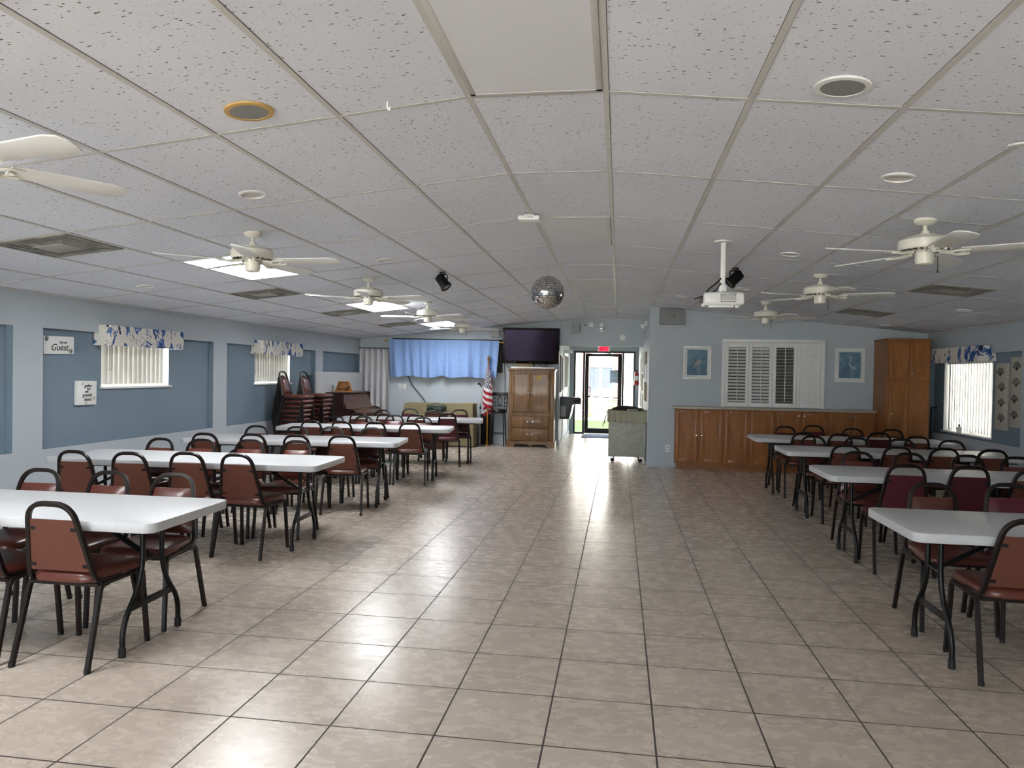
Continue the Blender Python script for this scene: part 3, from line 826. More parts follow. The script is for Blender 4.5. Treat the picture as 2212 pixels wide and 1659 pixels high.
CH = {
'L1F': [(-3.75, 4.25, 'b'), (-3.27, 4.26, 'b'), (-2.81, 4.28, 'b')], 'L1N': [(-3.32, 3.2, 'b'), (-2.8, 3.22, 'b')],
'L2N': [(-4.36, 5.24, 'b'), (-3.9, 5.26, 'b'), (-3.48, 5.39, 'b'), (-3.02, 5.4, 'b')],
'L2F': [(-4.38, 6.4, 'b'), (-3.96, 6.44, 'b'), (-3.51, 6.53, 'b'), (-3.05, 6.58, 'b')],
'L3N': [(-4.34, 7.06, 'b'), (-3.85, 7.15, 'b'), (-3.37, 7.17, 'b'), (-2.93, 7.26, 'b')],
'L3F': [(-4.32, 8.2, 'b'), (-3.83, 8.26, 'b'), (-3.4, 8.37, 'b'), (-2.94, 8.42, 'b')],
'L4N': [(-4.17, 9.29, 'b'), (-3.74, 9.35, 'b'), (-3.29, 9.41, 'b'), (-2.82, 9.4, 'b')],
'L4F': [(-4.22, 10.42, 'b'), (-3.78, 10.5, 'b'), (-3.3, 10.5, 'm'), (-2.89, 10.62, 'b')],
'L5N': [(-4.2, 11.18, 'b'), (-3.77, 11.25, 'b'), (-3.3, 11.32, 'b'), (-2.8, 11.4, 'm')],
'L5F': [(-4.12, 12.4, 'b'), (-3.64, 12.5, 'm'), (-3.24, 12.6, 'b'), (-2.75, 12.6, 'm')],
'R1F': [(2.07, 5.16, 'b'), (2.48, 5.05, 'm'), (2.95, 5.12, 'b')], 'R1N': [(2.06, 3.91, 'b')],
'R2N': [(2.25, 6.02, 'm'), (2.71, 6.05, 'm'), (3.21, 6.16, 'b')],
'R2F': [(2.24, 7.24, 'b'), (2.73, 7.27, 'b'), (3.23, 7.25, 'b'), (3.61, 7.2, 'b')],
'R3N': [(2.37, 7.98, 'b'), (2.86, 7.97, 'b'), (3.31, 7.94, 'b'), (3.76, 7.92, 'b')],
'R3F': [(2.33, 9.08, 'b'), (2.81, 9.06, 'b'), (3.28, 9.03, 'b'), (3.81, 9.0, 'b')],
'R4N': [(2.35, 9.61, 'b'), (2.78, 9.58, 'b'), (3.21, 9.56, 'm'), (3.66, 9.55, 'b')],
'R4F': [(2.37, 10.76, 'b'), (2.73, 10.68, 'm'), (3.26, 10.7, 'b'), (3.76, 10.72, 'b')]}
TANG = {'L1': .5, 'L2': 1.9, 'L3': 6.5, 'L4': 8, 'L5': 11, 'R1': 0, 'R2': 0, 'R3': 0, 'R4': -1}
RN = ['nearest', 'second', 'third', 'furthest']
on = ['end', 'second', 'third', 'fourth']
for k, v in CH.items():
    row, tn, near = k[0], int(k[1])-1, k[2] == 'N'
    nm = ['nearest', 'second', 'third', 'fourth', 'furthest'][tn] if row == 'L' else RN[tn]
    vs = sorted(v, key=lambda q: -q[0] if row == 'L' else q[0])
    for i, (x, y, kd) in enumerate(vs):
        lab = '%s vinyl chair on the %s side of the %s %s table, %s from the aisle' % (
            'brown' if kd == 'b' else 'maroon', 'camera' if near else 'far', nm, 'left' if row == 'L' else 'right', ['first', 'second', 'third', 'fourth'][i])
        rz = rad(TANG[k[:2]]+random.uniform(-4, 4))
        if k == 'R1N': rz = rad(-3)
        if near: chair(x+.26*math.sin(rz)*-1*-1*0, y+.258, rz, kd, lab)
        else: chair(x, y-.258, rz+PI, kd, lab)
for (sx, sy, cnt, ex, where) in ((-5.13, 11.0, 10, 0, 'nearer'), (-5.1, 11.72, 10, .0, 'further')):
    for k in range(cnt):
        lab = ('topmost brown chair of the %s stack by the left window' % where) if k == cnt-1 else (
            'brown stacked chair, %s from the floor in the %s stack by the left window' % (['first', 'second', 'third', 'fourth', 'fifth', 'sixth', 'seventh', 'eighth', 'ninth'][k], where))
        chair(sx-.012*(cnt-1-k), sy+random.uniform(-.006, .006), -PI/2+random.uniform(-.02, .02), 'b', lab, z=.0735*k, group='chairs stacked by the left window')

# ------------------------------------------------------------------ kitchen side cabinets
def cab_door(parent, x0, x1, z0, z1, y, mat_, knob=None, st=.055):
    m = MB()
    m.box(x0, x0+st, y-.019, y, z0, z1, bev=.002); m.box(x1-st, x1, y-.019, y, z0, z1, bev=.002)
    m.box(x0+st, x1-st, y-.019, y, z0, z0+st, bev=.002); m.box(x0+st, x1-st, y-.019, y, z1-st, z1, bev=.002)
    m.box(x0+st-.004, x1-st+.004, y-.009, y-.002, z0+st-.004, z1-st+.004)
    d = m.build('door', mat_, parent, True)
    if knob:
        k = MB(); M = Matrix.Translation((knob[0], y-.019, knob[1])) @ Matrix.Rotation(PI/2, 4, 'X')
        k.lathe([(.006, 0), (.005, .012), (.014, .018), (.013, .026), (0, .029)], 18, M=M)
        q = k.build('knob', M_chrome, None); q.parent = d
        q.data.transform(Matrix.Translation(-parent.location))
    return d
YC = 12.235
for i, (x0, x1, where) in enumerate(((.935, 1.722, 'leftmost, beside the wall outlet'), (1.722, 2.535, 'second from the wall outlet'), (2.535, 3.336, 'third, below the shutters'), (3.336, 4.066, 'fourth, next to the tall cabinet'))):
    t = thing('base_cabinet', 'low honey maple two-door cabinet, %s' % where, 'cabinet', (x0, YC, 0), 0, 'low maple cabinets')
    m = MB(); m.box(x0, x1, YC, YK-.001, .1, 1.005); m.build('carcass', M_oakside, t, True)
    m = MB(); m.box(x0+.03*(i == 0), x1, YC+.03, YK-.002, 0, .1); m.build('toe_kick', M_oakside, t, True)
    mid = (x0+x1)/2; zk = .57 if i < 2 else .93
    cab_door(t, x0+.02, mid-.022, .125, .985, YC, M_oak, (mid-.045, zk))
    cab_door(t, mid+.022, x1-.02, .125, .985, YC, M_oak, (mid+.045, zk))
m = MB(); m.box(.885, 4.066, 12.19, YK-.001, 1.005, 1.045, bev=.006); tag(m.build('countertop', M_lam), 'long speckled beige laminate countertop over the low maple cabinets', 'countertop')

t = thing('tall_cabinet', 'tall honey maple four-door cabinet in the right corner', 'cabinet', (4.38, 11.8, 0))
m = MB(); m.box(4.07, 4.69, 11.82, YK-.001, 0, 2.15); m.box(4.06, 4.70, 11.8, YK-.001, 2.15, 2.175, bev=.004); m.build('carcass', M_oakside, t, True)
for (a, b, c, d, k) in ((4.105, 4.385, 1.555, 2.13, None), (4.392, 4.672, 1.555, 2.13, (4.42, 1.64)), (4.105, 4.385, .12, 1.515, (4.135, 1.02)), (4.392, 4.672, .12, 1.515, None)):
    cab_door(t, a, b, c, d, 11.82, M_oak, k, st=.06)

# plantation shutters
t = thing('plantation_shutters', 'white plantation shutters with open louvers above the maple cabinets', 'shutters', (2.5, YK, 1.065))
SX0, SX1, SZ0, SZ1 = 1.686, 3.315, 1.046, 2.176
m = MB()
for a, b, c, d in ((SX0, SX0+.055, SZ0, SZ1), (SX1-.055, SX1, SZ0, SZ1), (SX0, SX1, SZ1-.055, SZ1)): m.box(a, b, YK-.035, YK-.001, c, d, bev=.005)
m.build('casing', M_white, t, True)
pw = (SX1-SX0-.11)/4
for k in range(4):
    x0 = SX0+.055+pw*k+.002; x1 = x0+pw-.004; z0, z1 = SZ0+.008, SZ1-.06; y0, y1 = YK-.03, YK-.004; st = .05
    m = MB()
    m.box(x0, x0+st, y0, y1, z0, z1, bev=.003); m.box(x1-st, x1, y0, y1, z0, z1, bev=.003)
    m.box(x0+st, x1-st, y0, y1, z0, z0+.07, bev=.003); m.box(x0+st, x1-st, y0, y1, z1-.08, z1, bev=.003)
    p = m.build('shutter_panel', M_white, t, True)
    ang = rad([38, 42, 10, 82][k])
    m = MB(); n = 17; za, zb = z0+.07, z1-.08
    for j in range(n):
        zc = za+(zb-za)*(j+.5)/n; M = Matrix.Translation(((x0+x1)/2, YK-.016, zc)) @ Matrix.Rotation(-ang, 4, 'X')
        L = (x1-x0)/2-st-.001; w = .029
        m.prism([M @ Vector(q) for q in ((-L, -w, 0), (-L, -.012, .004), (-L, .012, .004), (-L, w, 0), (-L, .012, -.004), (-L, -.012, -.004))], M.to_3x3() @ Vector((2*L, 0, 0)))
    q = m.build('louvers', M_white, None); q.parent = p; q.data.transform(Matrix.Translation(-t.location))
    m = MB(); m.box((x0+x1)/2-.006, (x0+x1)/2+.006, YK-.052, YK-.042, za+.02-.03*(k == 1), zb+.01-.04*(k == 1), bev=.002)
    q = m.build('tilt_rod', M_white, None); q.parent = p; q.data.transform(Matrix.Translation(-t.location))

# framed bird prints
def wash(name, a, b, c):
    q = NT(name); n1 = q.noise(q.coord(), 5, 5, .6, .8).outputs[0]
    return q.done(q.pbsdf(q.ramp(n1, [(.3, lin(a)), (.5, lin(b)), (.7, lin(c))]), .5, 0, 0, .4))
M_wash = wash('watercolour wash', '#50708a', '#7393a8', '#9ab2bd')
def picture(x0, x1, z0, z1, label, bird):
    t = thing('framed_picture', label, 'picture', ((x0+x1)/2, YK, z0), 0, 'framed bird prints')
    m = MB(); f_ = .028
    for a, b, c, d in ((x0, x0+f_, z0, z1), (x1-f_, x1, z0, z1), (x0, x1, z0, z0+f_), (x0, x1, z1-f_, z1)): m.box(a, b, YK-.025, YK-.001, c, d, bev=.003)
    m.build('frame', M_white, t, True)
    m = MB(); m.box(x0+f_, x1-f_, YK-.014, YK-.002, z0+f_, z1-f_); m.build('mount', M_paper, t, True)
    a, b, c, d = x0+.062, x1-.062, z0+.065, z1-.06
    m = MB(); m.box(a, b, YK-.0155, YK-.013, c, d); p = m.build('print', M_wash, t, True)
    def P(pts): return [(a+(b-a)*u, YK-.0157, c+(d-c)*v) for u, v in pts]
    m = MB()
    if bird == 'spoon':
        m.prism(P([(.28, .28), (.36, .4), (.42, .52), (.55, .62), (.68, .6), (.7, .52), (.6, .42), (.46, .36), (.36, .3)]), (0, -.0006, 0))
        for u in (.5, .58): m.prism(P([(u, .4), (u+.02, .4), (u+.03, .12), (u+.01, .12)]), (0, -.0006, 0))
        mt = pm('pale pink grey', '#b9a9a8', .6)
    else:
        m.prism(P([(.3, .8), (.42, .83), (.55, .84), (.6, .79), (.58, .7), (.5, .62), (.52, .55), (.6, .48), (.72, .45), (.84, .35), (.7, .34), (.55, .38), (.45, .48), (.44, .62), (.52, .72), (.5, .79), (.42, .81)]), (0, -.0006, 0))
        for u in (.6, .68): m.prism(P([(u, .36), (u+.02, .36), (u+.01, .06), (u-.01, .06)]), (0, -.0006, 0))
        mt = pm('pale heron grey', '#b8c0c4', .6)
    q = m.build('painted_bird', mt, None); q.parent = p; q.data.transform(Matrix.Translation(-t.location))
    m = MB(); m.face([(x0+f_, YK-.019, z0+f_), (x1-f_, YK-.019, z0+f_), (x1-f_, YK-.019, z1-f_), (x0+f_, YK-.019, z1-f_)]); m.build('glass', M_glass, t, True, smooth=False)
picture(1.062, 1.515, 1.5, 2.05, 'white framed bird print left of the plantation shutters', 'spoon')
picture(3.474, 3.93, 1.492, 2.038, 'white framed heron print right of the plantation shutters', 'heron')

t = thing('wall_speaker', 'wide grey box speaker high on the wall left of the bird print', 'speaker', (.855, YK, 2.4))
m = MB(); m.box(.655, 1.055, YK-.14, YK-.001, 2.405, 2.672, bev=.006); m.build('cabinet', pm('grey painted wood', '#8a8b8c', .7), t, True)
m = MB(); m.box(.87, .91, YK-.143, YK-.138, 2.52, 2.56, bev=.002); b = m.build('badge', M_blkplastic, t, True)
m = MB(); m.box(.886, .894, YK-.1445, YK-.142, 2.53, 2.55); m.box(.88, .9, YK-.1445, YK-.142, 2.536, 2.544); q = m.build('badge_mark', M_white, None); q.parent = b; q.data.transform(Matrix.Translation(-t.location))

def outlet(x, y, z, label, rotz=0, switch=False):
    t = thing('wall_switch' if switch else 'wall_outlet', label, 'switch' if switch else 'outlet', (x, y, z), rotz)
    m = MB(); m.box(-.035, .035, -.007, 0, -.06, .06, bev=.003); m.build('cover_plate', M_white, t)
    m = MB()
    if switch: m.box(-.006, .006, -.016, -.006, -.01, .012, bev=.001); m.build('toggle', M_white, t)
    else:
        for zz in (.024, -.024): m.lathe([(.016, 0), (.016, .002), (0, .002)], 16, M=Matrix.Translation((0, -.0065, zz)) @ Matrix.Rotation(PI/2, 4, 'X'))
        m.build('socket', pm('grey socket', '#a8a59d', .5), t)
outlet(.832, YK, .32, 'white double wall outlet left of the low maple cabinets')

# ------------------------------------------------------------------ left wall signs
xb = XL-.07
t = thing('wall_sign', 'white wooden welcome sign with script lettering and dark leaf corners', 'sign', (xb, 6.59, 1.742), rot=(rad(1.3), 0, 0))
m = MB(); m.box(.002, .03, -.2, .2, -.09, .09, bev=.003); m.build('board', M_paper, t)
R90 = (PI/2, 0, PI/2)
def ltext(t, name, body, size, y, z, x, shear=0, sx=1):
    o = text(name, body, size, (0, 0, 0), R90, M_ink, None, shear=shear, sx=sx); o.parent = t; o.location = (x, y, z); return o
ltext(t, 'small_lettering', 'be our', .036, .055, .028, .031)
ltext(t, 'large_lettering', 'Guest', .095, .0, -.025, .031, shear=.35)
m = MB()
for (cy, cz_) in ((-.165, .065), (.155, -.06)):
    for k in range(9):
        a = k*.7; c0 = Vector((.0306, cy+.03*math.cos(a)*random.uniform(.3, 1), cz_+.018*math.sin(a)))
        d1 = Vector((0, math.cos(a), math.sin(a)))*.016; d2 = Vector((0, -math.sin(a), math.cos(a)))*.005
        m.face([c0-d1, c0+d2, c0+d1, c0-d2])
m.build('painted_leaves', pm('dark leaf green', '#27342f', .8), t, smooth=False)
t = thing('wall_canvas', 'square white canvas with black script lettering left of the window', 'canvas', (xb, 6.97, 1.248), rot=(rad(-1), 0, 0))
m = MB(); m.box(.002, .042, -.142, .142, -.128, .128, bev=.004); m.build('board', M_paper, t)
for body, s, z, y in (('gather', .05, .075, .01), ('here', .032, .042, .02), ('with', .032, .012, -.01), ('grateful', .052, -.025, .0), ('hearts', .05, -.07, .01)):
    ltext(t, 'lettering', body, s, y, z, .0435, shear=.3, sx=.85)
m = MB()
def swirl(cy, cz_, s, turn=1.6, a0=0):
    m.tube([(.0432, cy+s*(1-k/26)*math.cos(a0+turn*2*PI*k/26), cz_+s*(1-k/26)*math.sin(a0+turn*2*PI*k/26)) for k in range(24)], .0012, 5)
swirl(-.075, .09, .015); swirl(.1, -.06, .02); swirl(-.01, -.108, .022, 1.5, 2)
m.tube([(.0432, -.07, .105), (.0432, -.03, .108), (.0432, .03, .104)], .0012, 5)
m.build('painted_scrolls', M_ink, t)

# right wall canvases
def rcanvas(y0, y1, z0, z1, label, seed):
    x = XR+.07
    t = thing('wall_canvas', label, 'canvas', (x, (y0+y1)/2, z0), 0, 'tall canvases with dark fan flowers')
    m = MB(); m.box(x-.04, x-.002, y0, y1, z0, z1, bev=.003); m.build('board', pm('cream canvas', '#b9b4a8', .85, scale=30), t, True)
    rn = random.Random(seed); H = z1-z0; w = y1-y0
    for k in range(4):
        m = MB()
        cy = y0+w*(.5+rn.uniform(-.12, .12)); cz_ = z0+H*(.12+.23*k)
        for i in range(15):
            a = rad(-62+124*i/14); L = w*(.36+rn.uniform(-.04, .04))
            for f0, f1, wd in ((.05, .95, .0022), (.55, 1.05, .005)):
                d = Vector((0, math.sin(a), math.cos(a))); s_ = Vector((0, math.cos(a), -math.sin(a)))
                c0 = Vector((x-.0408, cy, cz_))
                m.face([c0+d*L*f0-s_*wd*.5, c0+d*L*f0+s_*wd*.5, c0+d*L*f1+s_*wd, c0+d*L*f1-s_*wd])
        m.face([(x-.0408, cy-.025, cz_+.03), (x-.0408, cy, cz_-.012), (x-.0408, cy+.025, cz_+.03), (x-.0408, cy, cz_+.05)])
        m.build('painted_flower', pm('charcoal paint', '#55524c', .9), t, True, smooth=False)
rcanvas(10.06, 10.35, .91, 1.78, 'tall cream canvas with fan flowers, the one next to the window', 1)
rcanvas(9.7, 9.98, .965, 1.85, 'tall cream canvas with fan flowers, the higher one nearer the camera', 2)
t = thing('lotion_bottle', 'small white bottle standing on the right window sill', 'bottle', (XR+.03, 11.33, .785))
m = MB(); m.lathe([(0, 0), (.03, 0), (.032, .01), (.032, .075), (.02, .09), (.012, .1), (0, .1)], 18); m.build('body', M_white, t)
m = MB(); m.lathe([(.013, .1), (.013, .125), (0, .128)], 14); m.build('cap', M_blkplastic, t)
m = MB(); m.tube(fillet([(4.775, 11.95, 0), (4.775, 11.95, 1.13), (4.79, 11.8, 1.13)], .04), .013, 10); tag(m.build('walking_stick', M_black), 'thin black walking stick leaning upright beside the tall cabinet', 'stick')

# ------------------------------------------------------------------ back wall
AW = math.atan(.1163)
def bthing(name, label, cat, x, z, off=0, group=None):
    return thing(name, label, cat, (x+off*math.sin(AW), by(x)-off*math.cos(AW), z), AW, group)
t = bthing('accordion_door', 'pale grey folding accordion door in the far left corner', 'door', -5.27, 0, .012)
m = MB(); pts = []
n = 5
for k in range(n*6+1):
    u = k/(n*6); ph = u*n*2*PI
    tri = 2*abs((ph/(2*PI)) % 1-.5)
    pts.append((-.315+.63*u, -.005-.09*min(1, max(0, 1.5*tri-.25)), 0))
for a, b in zip(pts, pts[1:]): m.face([a, b, (b[0], b[1], 2.03), (a[0], a[1], 2.03)])
m.build('folds', pm('pale grey vinyl', '#cbcbcd', .55), t)
m = MB(); m.box(-.33, .33, -.1, .0, 2.03, 2.05); m.build('track', M_blkplastic, t)
m = MB(); m.box(.315, .34, -.06, 0, 0, 2.05, bev=.004); m.build('jamb', M_wall, t)

t = bthing('blackboard_panel', 'large black wall panel hidden behind the blue curtain', 'panel', -3.7, 1.5, 0)
m = MB(); m.box(-1.2, 1.2, -.05, -.002, .05, .765, bev=.004); m.build('frame', M_blkplastic, t)
t = bthing('curtain', 'short blue gathered curtain on a rod across the back wall', 'curtain', -3.76, 1.44, .13)
m = MB()
rn = random.Random(3); ph = [rn.uniform(0, 6) for _ in range(8)]
def cur(u, v):
    w0 = 1.195; x = (u*2-1)*w0*(1-.045*(1-v))+.01*math.sin(9*u)*(1-v)
    amp = .012+.042*(1-v)
    y = amp*(math.sin(u*74+ph[0]+1.2*math.sin(u*9+ph[1]))*.6+math.sin(u*39+ph[2]+.8*v)*.5+math.sin(u*131+ph[3])*.2*v)
    sag = (.014*math.sin(u*23+ph[4])-.02*math.exp(-((u-.42)/.1)**2)+.03*math.exp(-((u-.5)/.05)**2))*(1-v)
    return Vector((x, y-.072, .0+sag+v*.795))
m.grid(cur, 260, 24, thick=.002)
m.build('fabric', pm('cornflower blue cloth', '#86a4d4', .8, var=.04, scale=12), t)
m = MB(); m.tube([(-1.24, -.045, .765), (1.26, -.045, .765)], .011, 10); m.build('rod', M_brass, t)
for sx in (-1.25, 1.27):
    m = MB(); m.lathe([(0, -.03), (.014, -.025), (.022, 0), (.014, .025), (0, .03)], 14, M=Matrix.Translation((sx, -.045, .765)) @ Matrix.Rotation(PI/2, 4, 'Y')); m.build('finial', M_brass, t)
m = MB()
for sx in (-1.21, 1.23): m.box(sx-.008, sx+.008, -.045, .128, .75, .765)
m.build('bracket', M_brass, t)

outlet(-4.72, by(-4.72), 1.215, 'left white switch plate below the blue curtain', AW)
outlet(-4.625, by(-4.625), 1.212, 'right white switch plate below the blue curtain', AW, True)

t = bthing('television', 'black flat television on the wall above the pine wardrobe', 'television', -1.9, 1.77, .06)
t.rotation_euler = (rad(7), 0, AW)
m = MB(); m.box(-.61, .61, -.07, .0, -.005, .765, bev=.008); bz = m.build('bezel', pm('glossy black plastic', '#060607', .2, coat=.5), t)
m = MB(); m.box(-.555, .555, -.0715, -.069, .055, .715); m.build('screen', M_screen, t, smooth=False)
m = MB(); m.box(-.035, .035, -.0722, -.0695, .022, .032, bev=.001); m.build('silver_badge', M_steel, t)
m = MB(); m.box(-.2, .2, -.001, .059, .25, .5); m.build('wall_bracket', M_black, t)

t = bthing('wall_speaker', 'small pale box speaker on the wall left of the television', 'speaker', -2.67, 2.32, 0)
m = MB(); m.box(-.09, .09, -.13, -.001, .0, .18, bev=.006); m.build('cabinet', pm('pale grey plastic', '#a3a4a3', .6), t)
m = MB(); m.lathe([(.006, 0), (.006, .003), (0, .003)], 10, M=Matrix.Translation((.065, -.129, .025)) @ Matrix.Rotation(PI/2, 4, 'X')); m.build('badge', M_blkplastic, t)

HY = 15.66
t = thing('wall_speaker', 'pale box speaker above the passage, right of the television', 'speaker', (-.93, HY, 2.435))
m = MB(); m.box(-.1, .06, -.13, -.001, 0, .225, bev=.006); m.build('cabinet', pm('pale grey plastic', '#a3a4a3', .6), t)
m = MB(); m.box(.06, .095, -.1, -.001, .02, .19, bev=.01); m.build('side_bracket', pm('pale grey plastic', '#a3a4a3', .6), t)
t = thing('motion_sensor', 'small square sensor with black face above the passage', 'sensor', (-.74, HY, 2.605))
m = MB(); m.box(-.035, .035, -.025, -.001, -.035, .035, bev=.005); m.build('case', M_white, t)
m = MB(); m.box(-.02, .02, -.028, -.024, -.02, .02, bev=.002); m.build('face', M_blkplastic, t)
t = thing('fire_strobe', 'round white alarm strobe under the ceiling above the passage', 'alarm', (-.61, HY, 2.63))
m = MB(); m.lathe([(0, 0), (.06, 0), (.06, .03), (.045, .045), (0, .05)], 24, M=Matrix.Translation((0, -.001, 0)) @ Matrix.Rotation(PI/2, 4, 'X')); m.build('case', M_white, t)
m = MB(); m.tube([(0, -.02, .05), (0, -.02, .13)], .009, 8); m.build('conduit', M_wall, t)
m = MB(); m.lathe([(.018, .045), (.015, .056), (0, .058)], 14, M=Matrix.Rotation(PI/2, 4, 'X')); m.build('lens', M_steel, t)
t = thing('emergency_light', 'white emergency light with twin domes above the exit sign', 'emergency light', (-.39, HY, 2.56))
m = MB(); m.lathe([(0, 0), (.05, 0), (.05, .03), (.03, .045), (0, .048)], 24, M=Matrix.Translation((0, -.001, .05)) @ Matrix.Rotation(PI/2, 4, 'X')); m.build('upper_dome', M_white, t)
m = MB(); m.box(-.06, .06, -.05, -.001, -.03, .0, bev=.008); m.build('lamp_bar', M_chrome, t)
m = MB(); m.lathe([(0, 0), (.04, 0), (.04, .03), (.02, .05), (0, .052)], 20, M=Matrix.Translation((0, -.001, -.06)) @ Matrix.Rotation(PI/2, 4, 'X')); m.build('lower_dome', M_white, t)
m = MB(); m.tube([(0, -.02, .09), (0, -.02, .2)], .009, 8); m.build('conduit', M_wall, t)
t = thing('smoke_alarm', 'round white smoke alarm high above the right side of the passage', 'alarm', (.06, HY, 2.35))
m = MB(); m.lathe([(0, 0), (.068, 0), (.068, .02), (.055, .035), (0, .038)], 28, M=Matrix.Translation((0, -.001, 0)) @ Matrix.Rotation(PI/2, 4, 'X')); m.build('case', M_white, t)
m = MB(); m.lathe([(.04, .037), (.03, .04), (0, .04)], 20, M=Matrix.Rotation(PI/2, 4, 'X')); m.build('grille', M_white, t)
t = thing('emergency_light', 'white emergency lamp head on the passage side of the corner', 'emergency light', (XP1, 13.5, 2.5))
m = MB(); m.box(-.05, -.001, -.06, .06, -.04, .04, bev=.01); m.build('base', M_white, t)
m = MB(); m.lathe([(.02, 0), (.05, .06), (.05, .07), (0, .075)], 20, M=Matrix.Translation((-.05, 0, -.02)) @ Matrix.Rotation(rad(-130), 4, 'Y')); m.build('lamp_head', M_white, t)

# exit sign on the entrance wall
t = thing('exit_sign', 'red lit exit sign hanging over the glass entrance door', 'sign', (-.405, YD-.12, 2.155))
m = MB(); m.box(-.165, .165, -.03, .03, .0, .2, bev=.006); m.build('case', M_white, t)
m = MB(); m.box(-.125, .125, -.0325, -.029, .008, .185); m.build('face', emit('red lit sign face', '#ff3a55', .3), t)
tx = text('lettering', 'EXIT', .17, (0, 0, 0), (PI/2, 0, 0), emit('dark red letters', '#b00d28', .14), None, sx=.62); tx.parent = t; tx.location = (0, -.0335, .09)
m = MB(); m.box(-.02, .02, -.012, .012, .2, .295); m.build('ceiling_mount', M_white, t)

# ------------------------------------------------------------------ back of the room furniture
t = thing('wardrobe', 'brown pine wardrobe with two doors and two drawers under the television', 'wardrobe', (-1.82, 15.05, 0))
ax0, ax1, ay0, ay1 = -2.3, -1.335, 15.05, 15.45
m = MB(); m.box(ax0, ax1, ay0+.02, ay1, .1, 1.6); m.box(ax0, ax0+.07, ay0, ay0+.03, .12, 1.6, bev=.004); m.box(ax1-.1, ax1, ay0, ay0+.03, .12, 1.6, bev=.004)
m.box(ax0+.06, ax1-.09, ay0+.004, ay0+.03, .655, .735); m.build('carcass', M_pine, t, True)
m = MB(); m.box(ax0-.02, ax1+.02, ay0-.025, ay1, 1.6, 1.65, bev=.01); m.build('cornice', M_pine, t, True)
m = MB(); pts = [(ax0-.03, .13), (ax0-.03, 0), (ax0+.12, 0)]
for k in range(21):
    u = k/20; pts.append((ax0+.12+(ax1-ax0-.24)*u, .018+.045*abs(math.sin(u*PI*2))**.7+.012*math.sin(u*PI*4)**2 if 0 < k < 20 else 0))
pts += [(ax1-.12, 0), (ax1+.03, 0), (ax1+.03, .13)]
cl = []
for p in pts:
    if not cl or (abs(p[0]-cl[-1][0])+abs(p[1]-cl[-1][1])) > 1e-5: cl.append(p)
m.prism([(a, ay0-.03, b) for a, b in cl], (0, .03, 0)); m.box(ax0-.03, ax0, ay0, ay1, 0, .13); m.box(ax1, ax1+.03, ay0, ay1, 0, .13); m.build('plinth', M_pine, t, True)
mid = -1.845
for a, b, kx in ((ax0+.072, mid-.003, mid-.03), (mid+.003, ax1-.102, mid+.03)): cab_door(t, a, b, .74, 1.575, ay0, M_pine, (kx, 1.13), st=.05)
for z0, z1 in ((.405, .645), (.14, .39)):
    m = MB(); m.box(ax0+.075, ax1-.105, ay0-.016, ay0+.004, z0, z1, bev=.005); d = m.build('drawer', M_pine, t, True)
    m = MB(); xc = (ax0+ax1-.03)/2; zc = (z0+z1)/2
    m.tube(fillet([(xc-.05, ay0-.016, zc+.008), (xc-.05, ay0-.035, zc), (xc, ay0-.04, zc-.014), (xc+.05, ay0-.035, zc), (xc+.05, ay0-.016, zc+.008)], .012), .0055, 8)
    for s in (-.055, .055): m.box(xc+s-.012, xc+s+.012, ay0-.02, ay0-.015, zc-.004, zc+.02)
    q = m.build('pull_handle', M_chrome, None); q.parent = d; q.data.transform(Matrix.Translation(-t.location))
m = MB()
for z in (.82, 1.13, 1.48):
    m.box(ax0+.064, ax0+.073, ay0-.012, ay0-.001, z-.02, z+.02)
m.build('hinge', M_ink, t, True)
em = MB(); cx, c_z = -1.665, 1.46; pts = []
for k in range(28):
    a = 2*PI*k/28; r = .05+.009*math.sin(5*a+.4)+.006*math.cos(9*a); pts.append((cx+r*1.15*math.cos(a), ay0-.0102, c_z+r*.85*math.sin(a)))
em.prism(pts, (0, -.004, 0)); em.box(cx-.03, cx+.03, ay0-.0165, ay0-.0135, c_z-.014, c_z+.02)
em.build('gold_ornament', pm('aged gold', '#9f7d2c', .45, .3, scale=30, var=.4), t, True)
m = MB(); m.box(-2.26, -1.37, 15.08, 15.4, 1.65, 1.688, bev=.004); tag(m.build('white_board', M_paper), 'flat white board lying on top of the pine wardrobe', 'board')
m = MB(); m.box(-2.2, -1.8, 15.12, 15.36, 1.688, 1.755, bev=.004); tag(m.build('cardboard_box', M_kraft), 'flat brown cardboard box on the white board under the television', 'box')
m = MB(); m.lathe([(.03, 0), (.05, .006), (.11, .055), (.108, .058), (.048, .012), (0, .01)], 28, cap=False); o = m.build('serving_bowl', M_steel); o.location = (-1.6, 15.22, 1.688); tag(o, 'shallow silver bowl on the white board under the television', 'bowl')

# covered table with things on it
t = thing('covered_table', 'table under a tan floor-length cloth below the blue curtain', 'table', (-3.71, 14.85, 0), rad(3))
m = MB(); a, b, H = .72, .27, .885
n = 160
def per(u):
    s = u*4*(a+b)/1; 
    L = 4*(a+b); s = u*L
    if s < 2*a: return (-a+s, -b)
    s -= 2*a
    if s < 2*b: return (a, -b+s)
    s -= 2*b
    if s < 2*a: return (a-s, b)
    s -= 2*a
    return (-a, b-s)
def skirt(u, v):
    x, y = per(min(u, .99999)); d = Vector((x, y, 0)); cor = (abs(abs(x)-a) < .12 and abs(abs(y)-b) < .12)
    fold = (.012*math.sin(u*60)+.01*math.sin(u*131+1))*v + (.05*v if abs(abs(x)-a)+abs(abs(y)-b) < .16 else 0)
    k = 1+fold
    return Vector((x*(1+.04*v)*(1+fold*.3), y*(1+.06*v)-math.copysign(.0, y)+(-fold if y < 0 else fold)*1.0, H-.86*v))
m.grid(skirt, n, 10)
m.face([(-a, -b, H), (a, -b, H), (a, b, H), (-a, b, H)])
m.build('tan_cloth', M_cloth_tan, t)
m = MB()
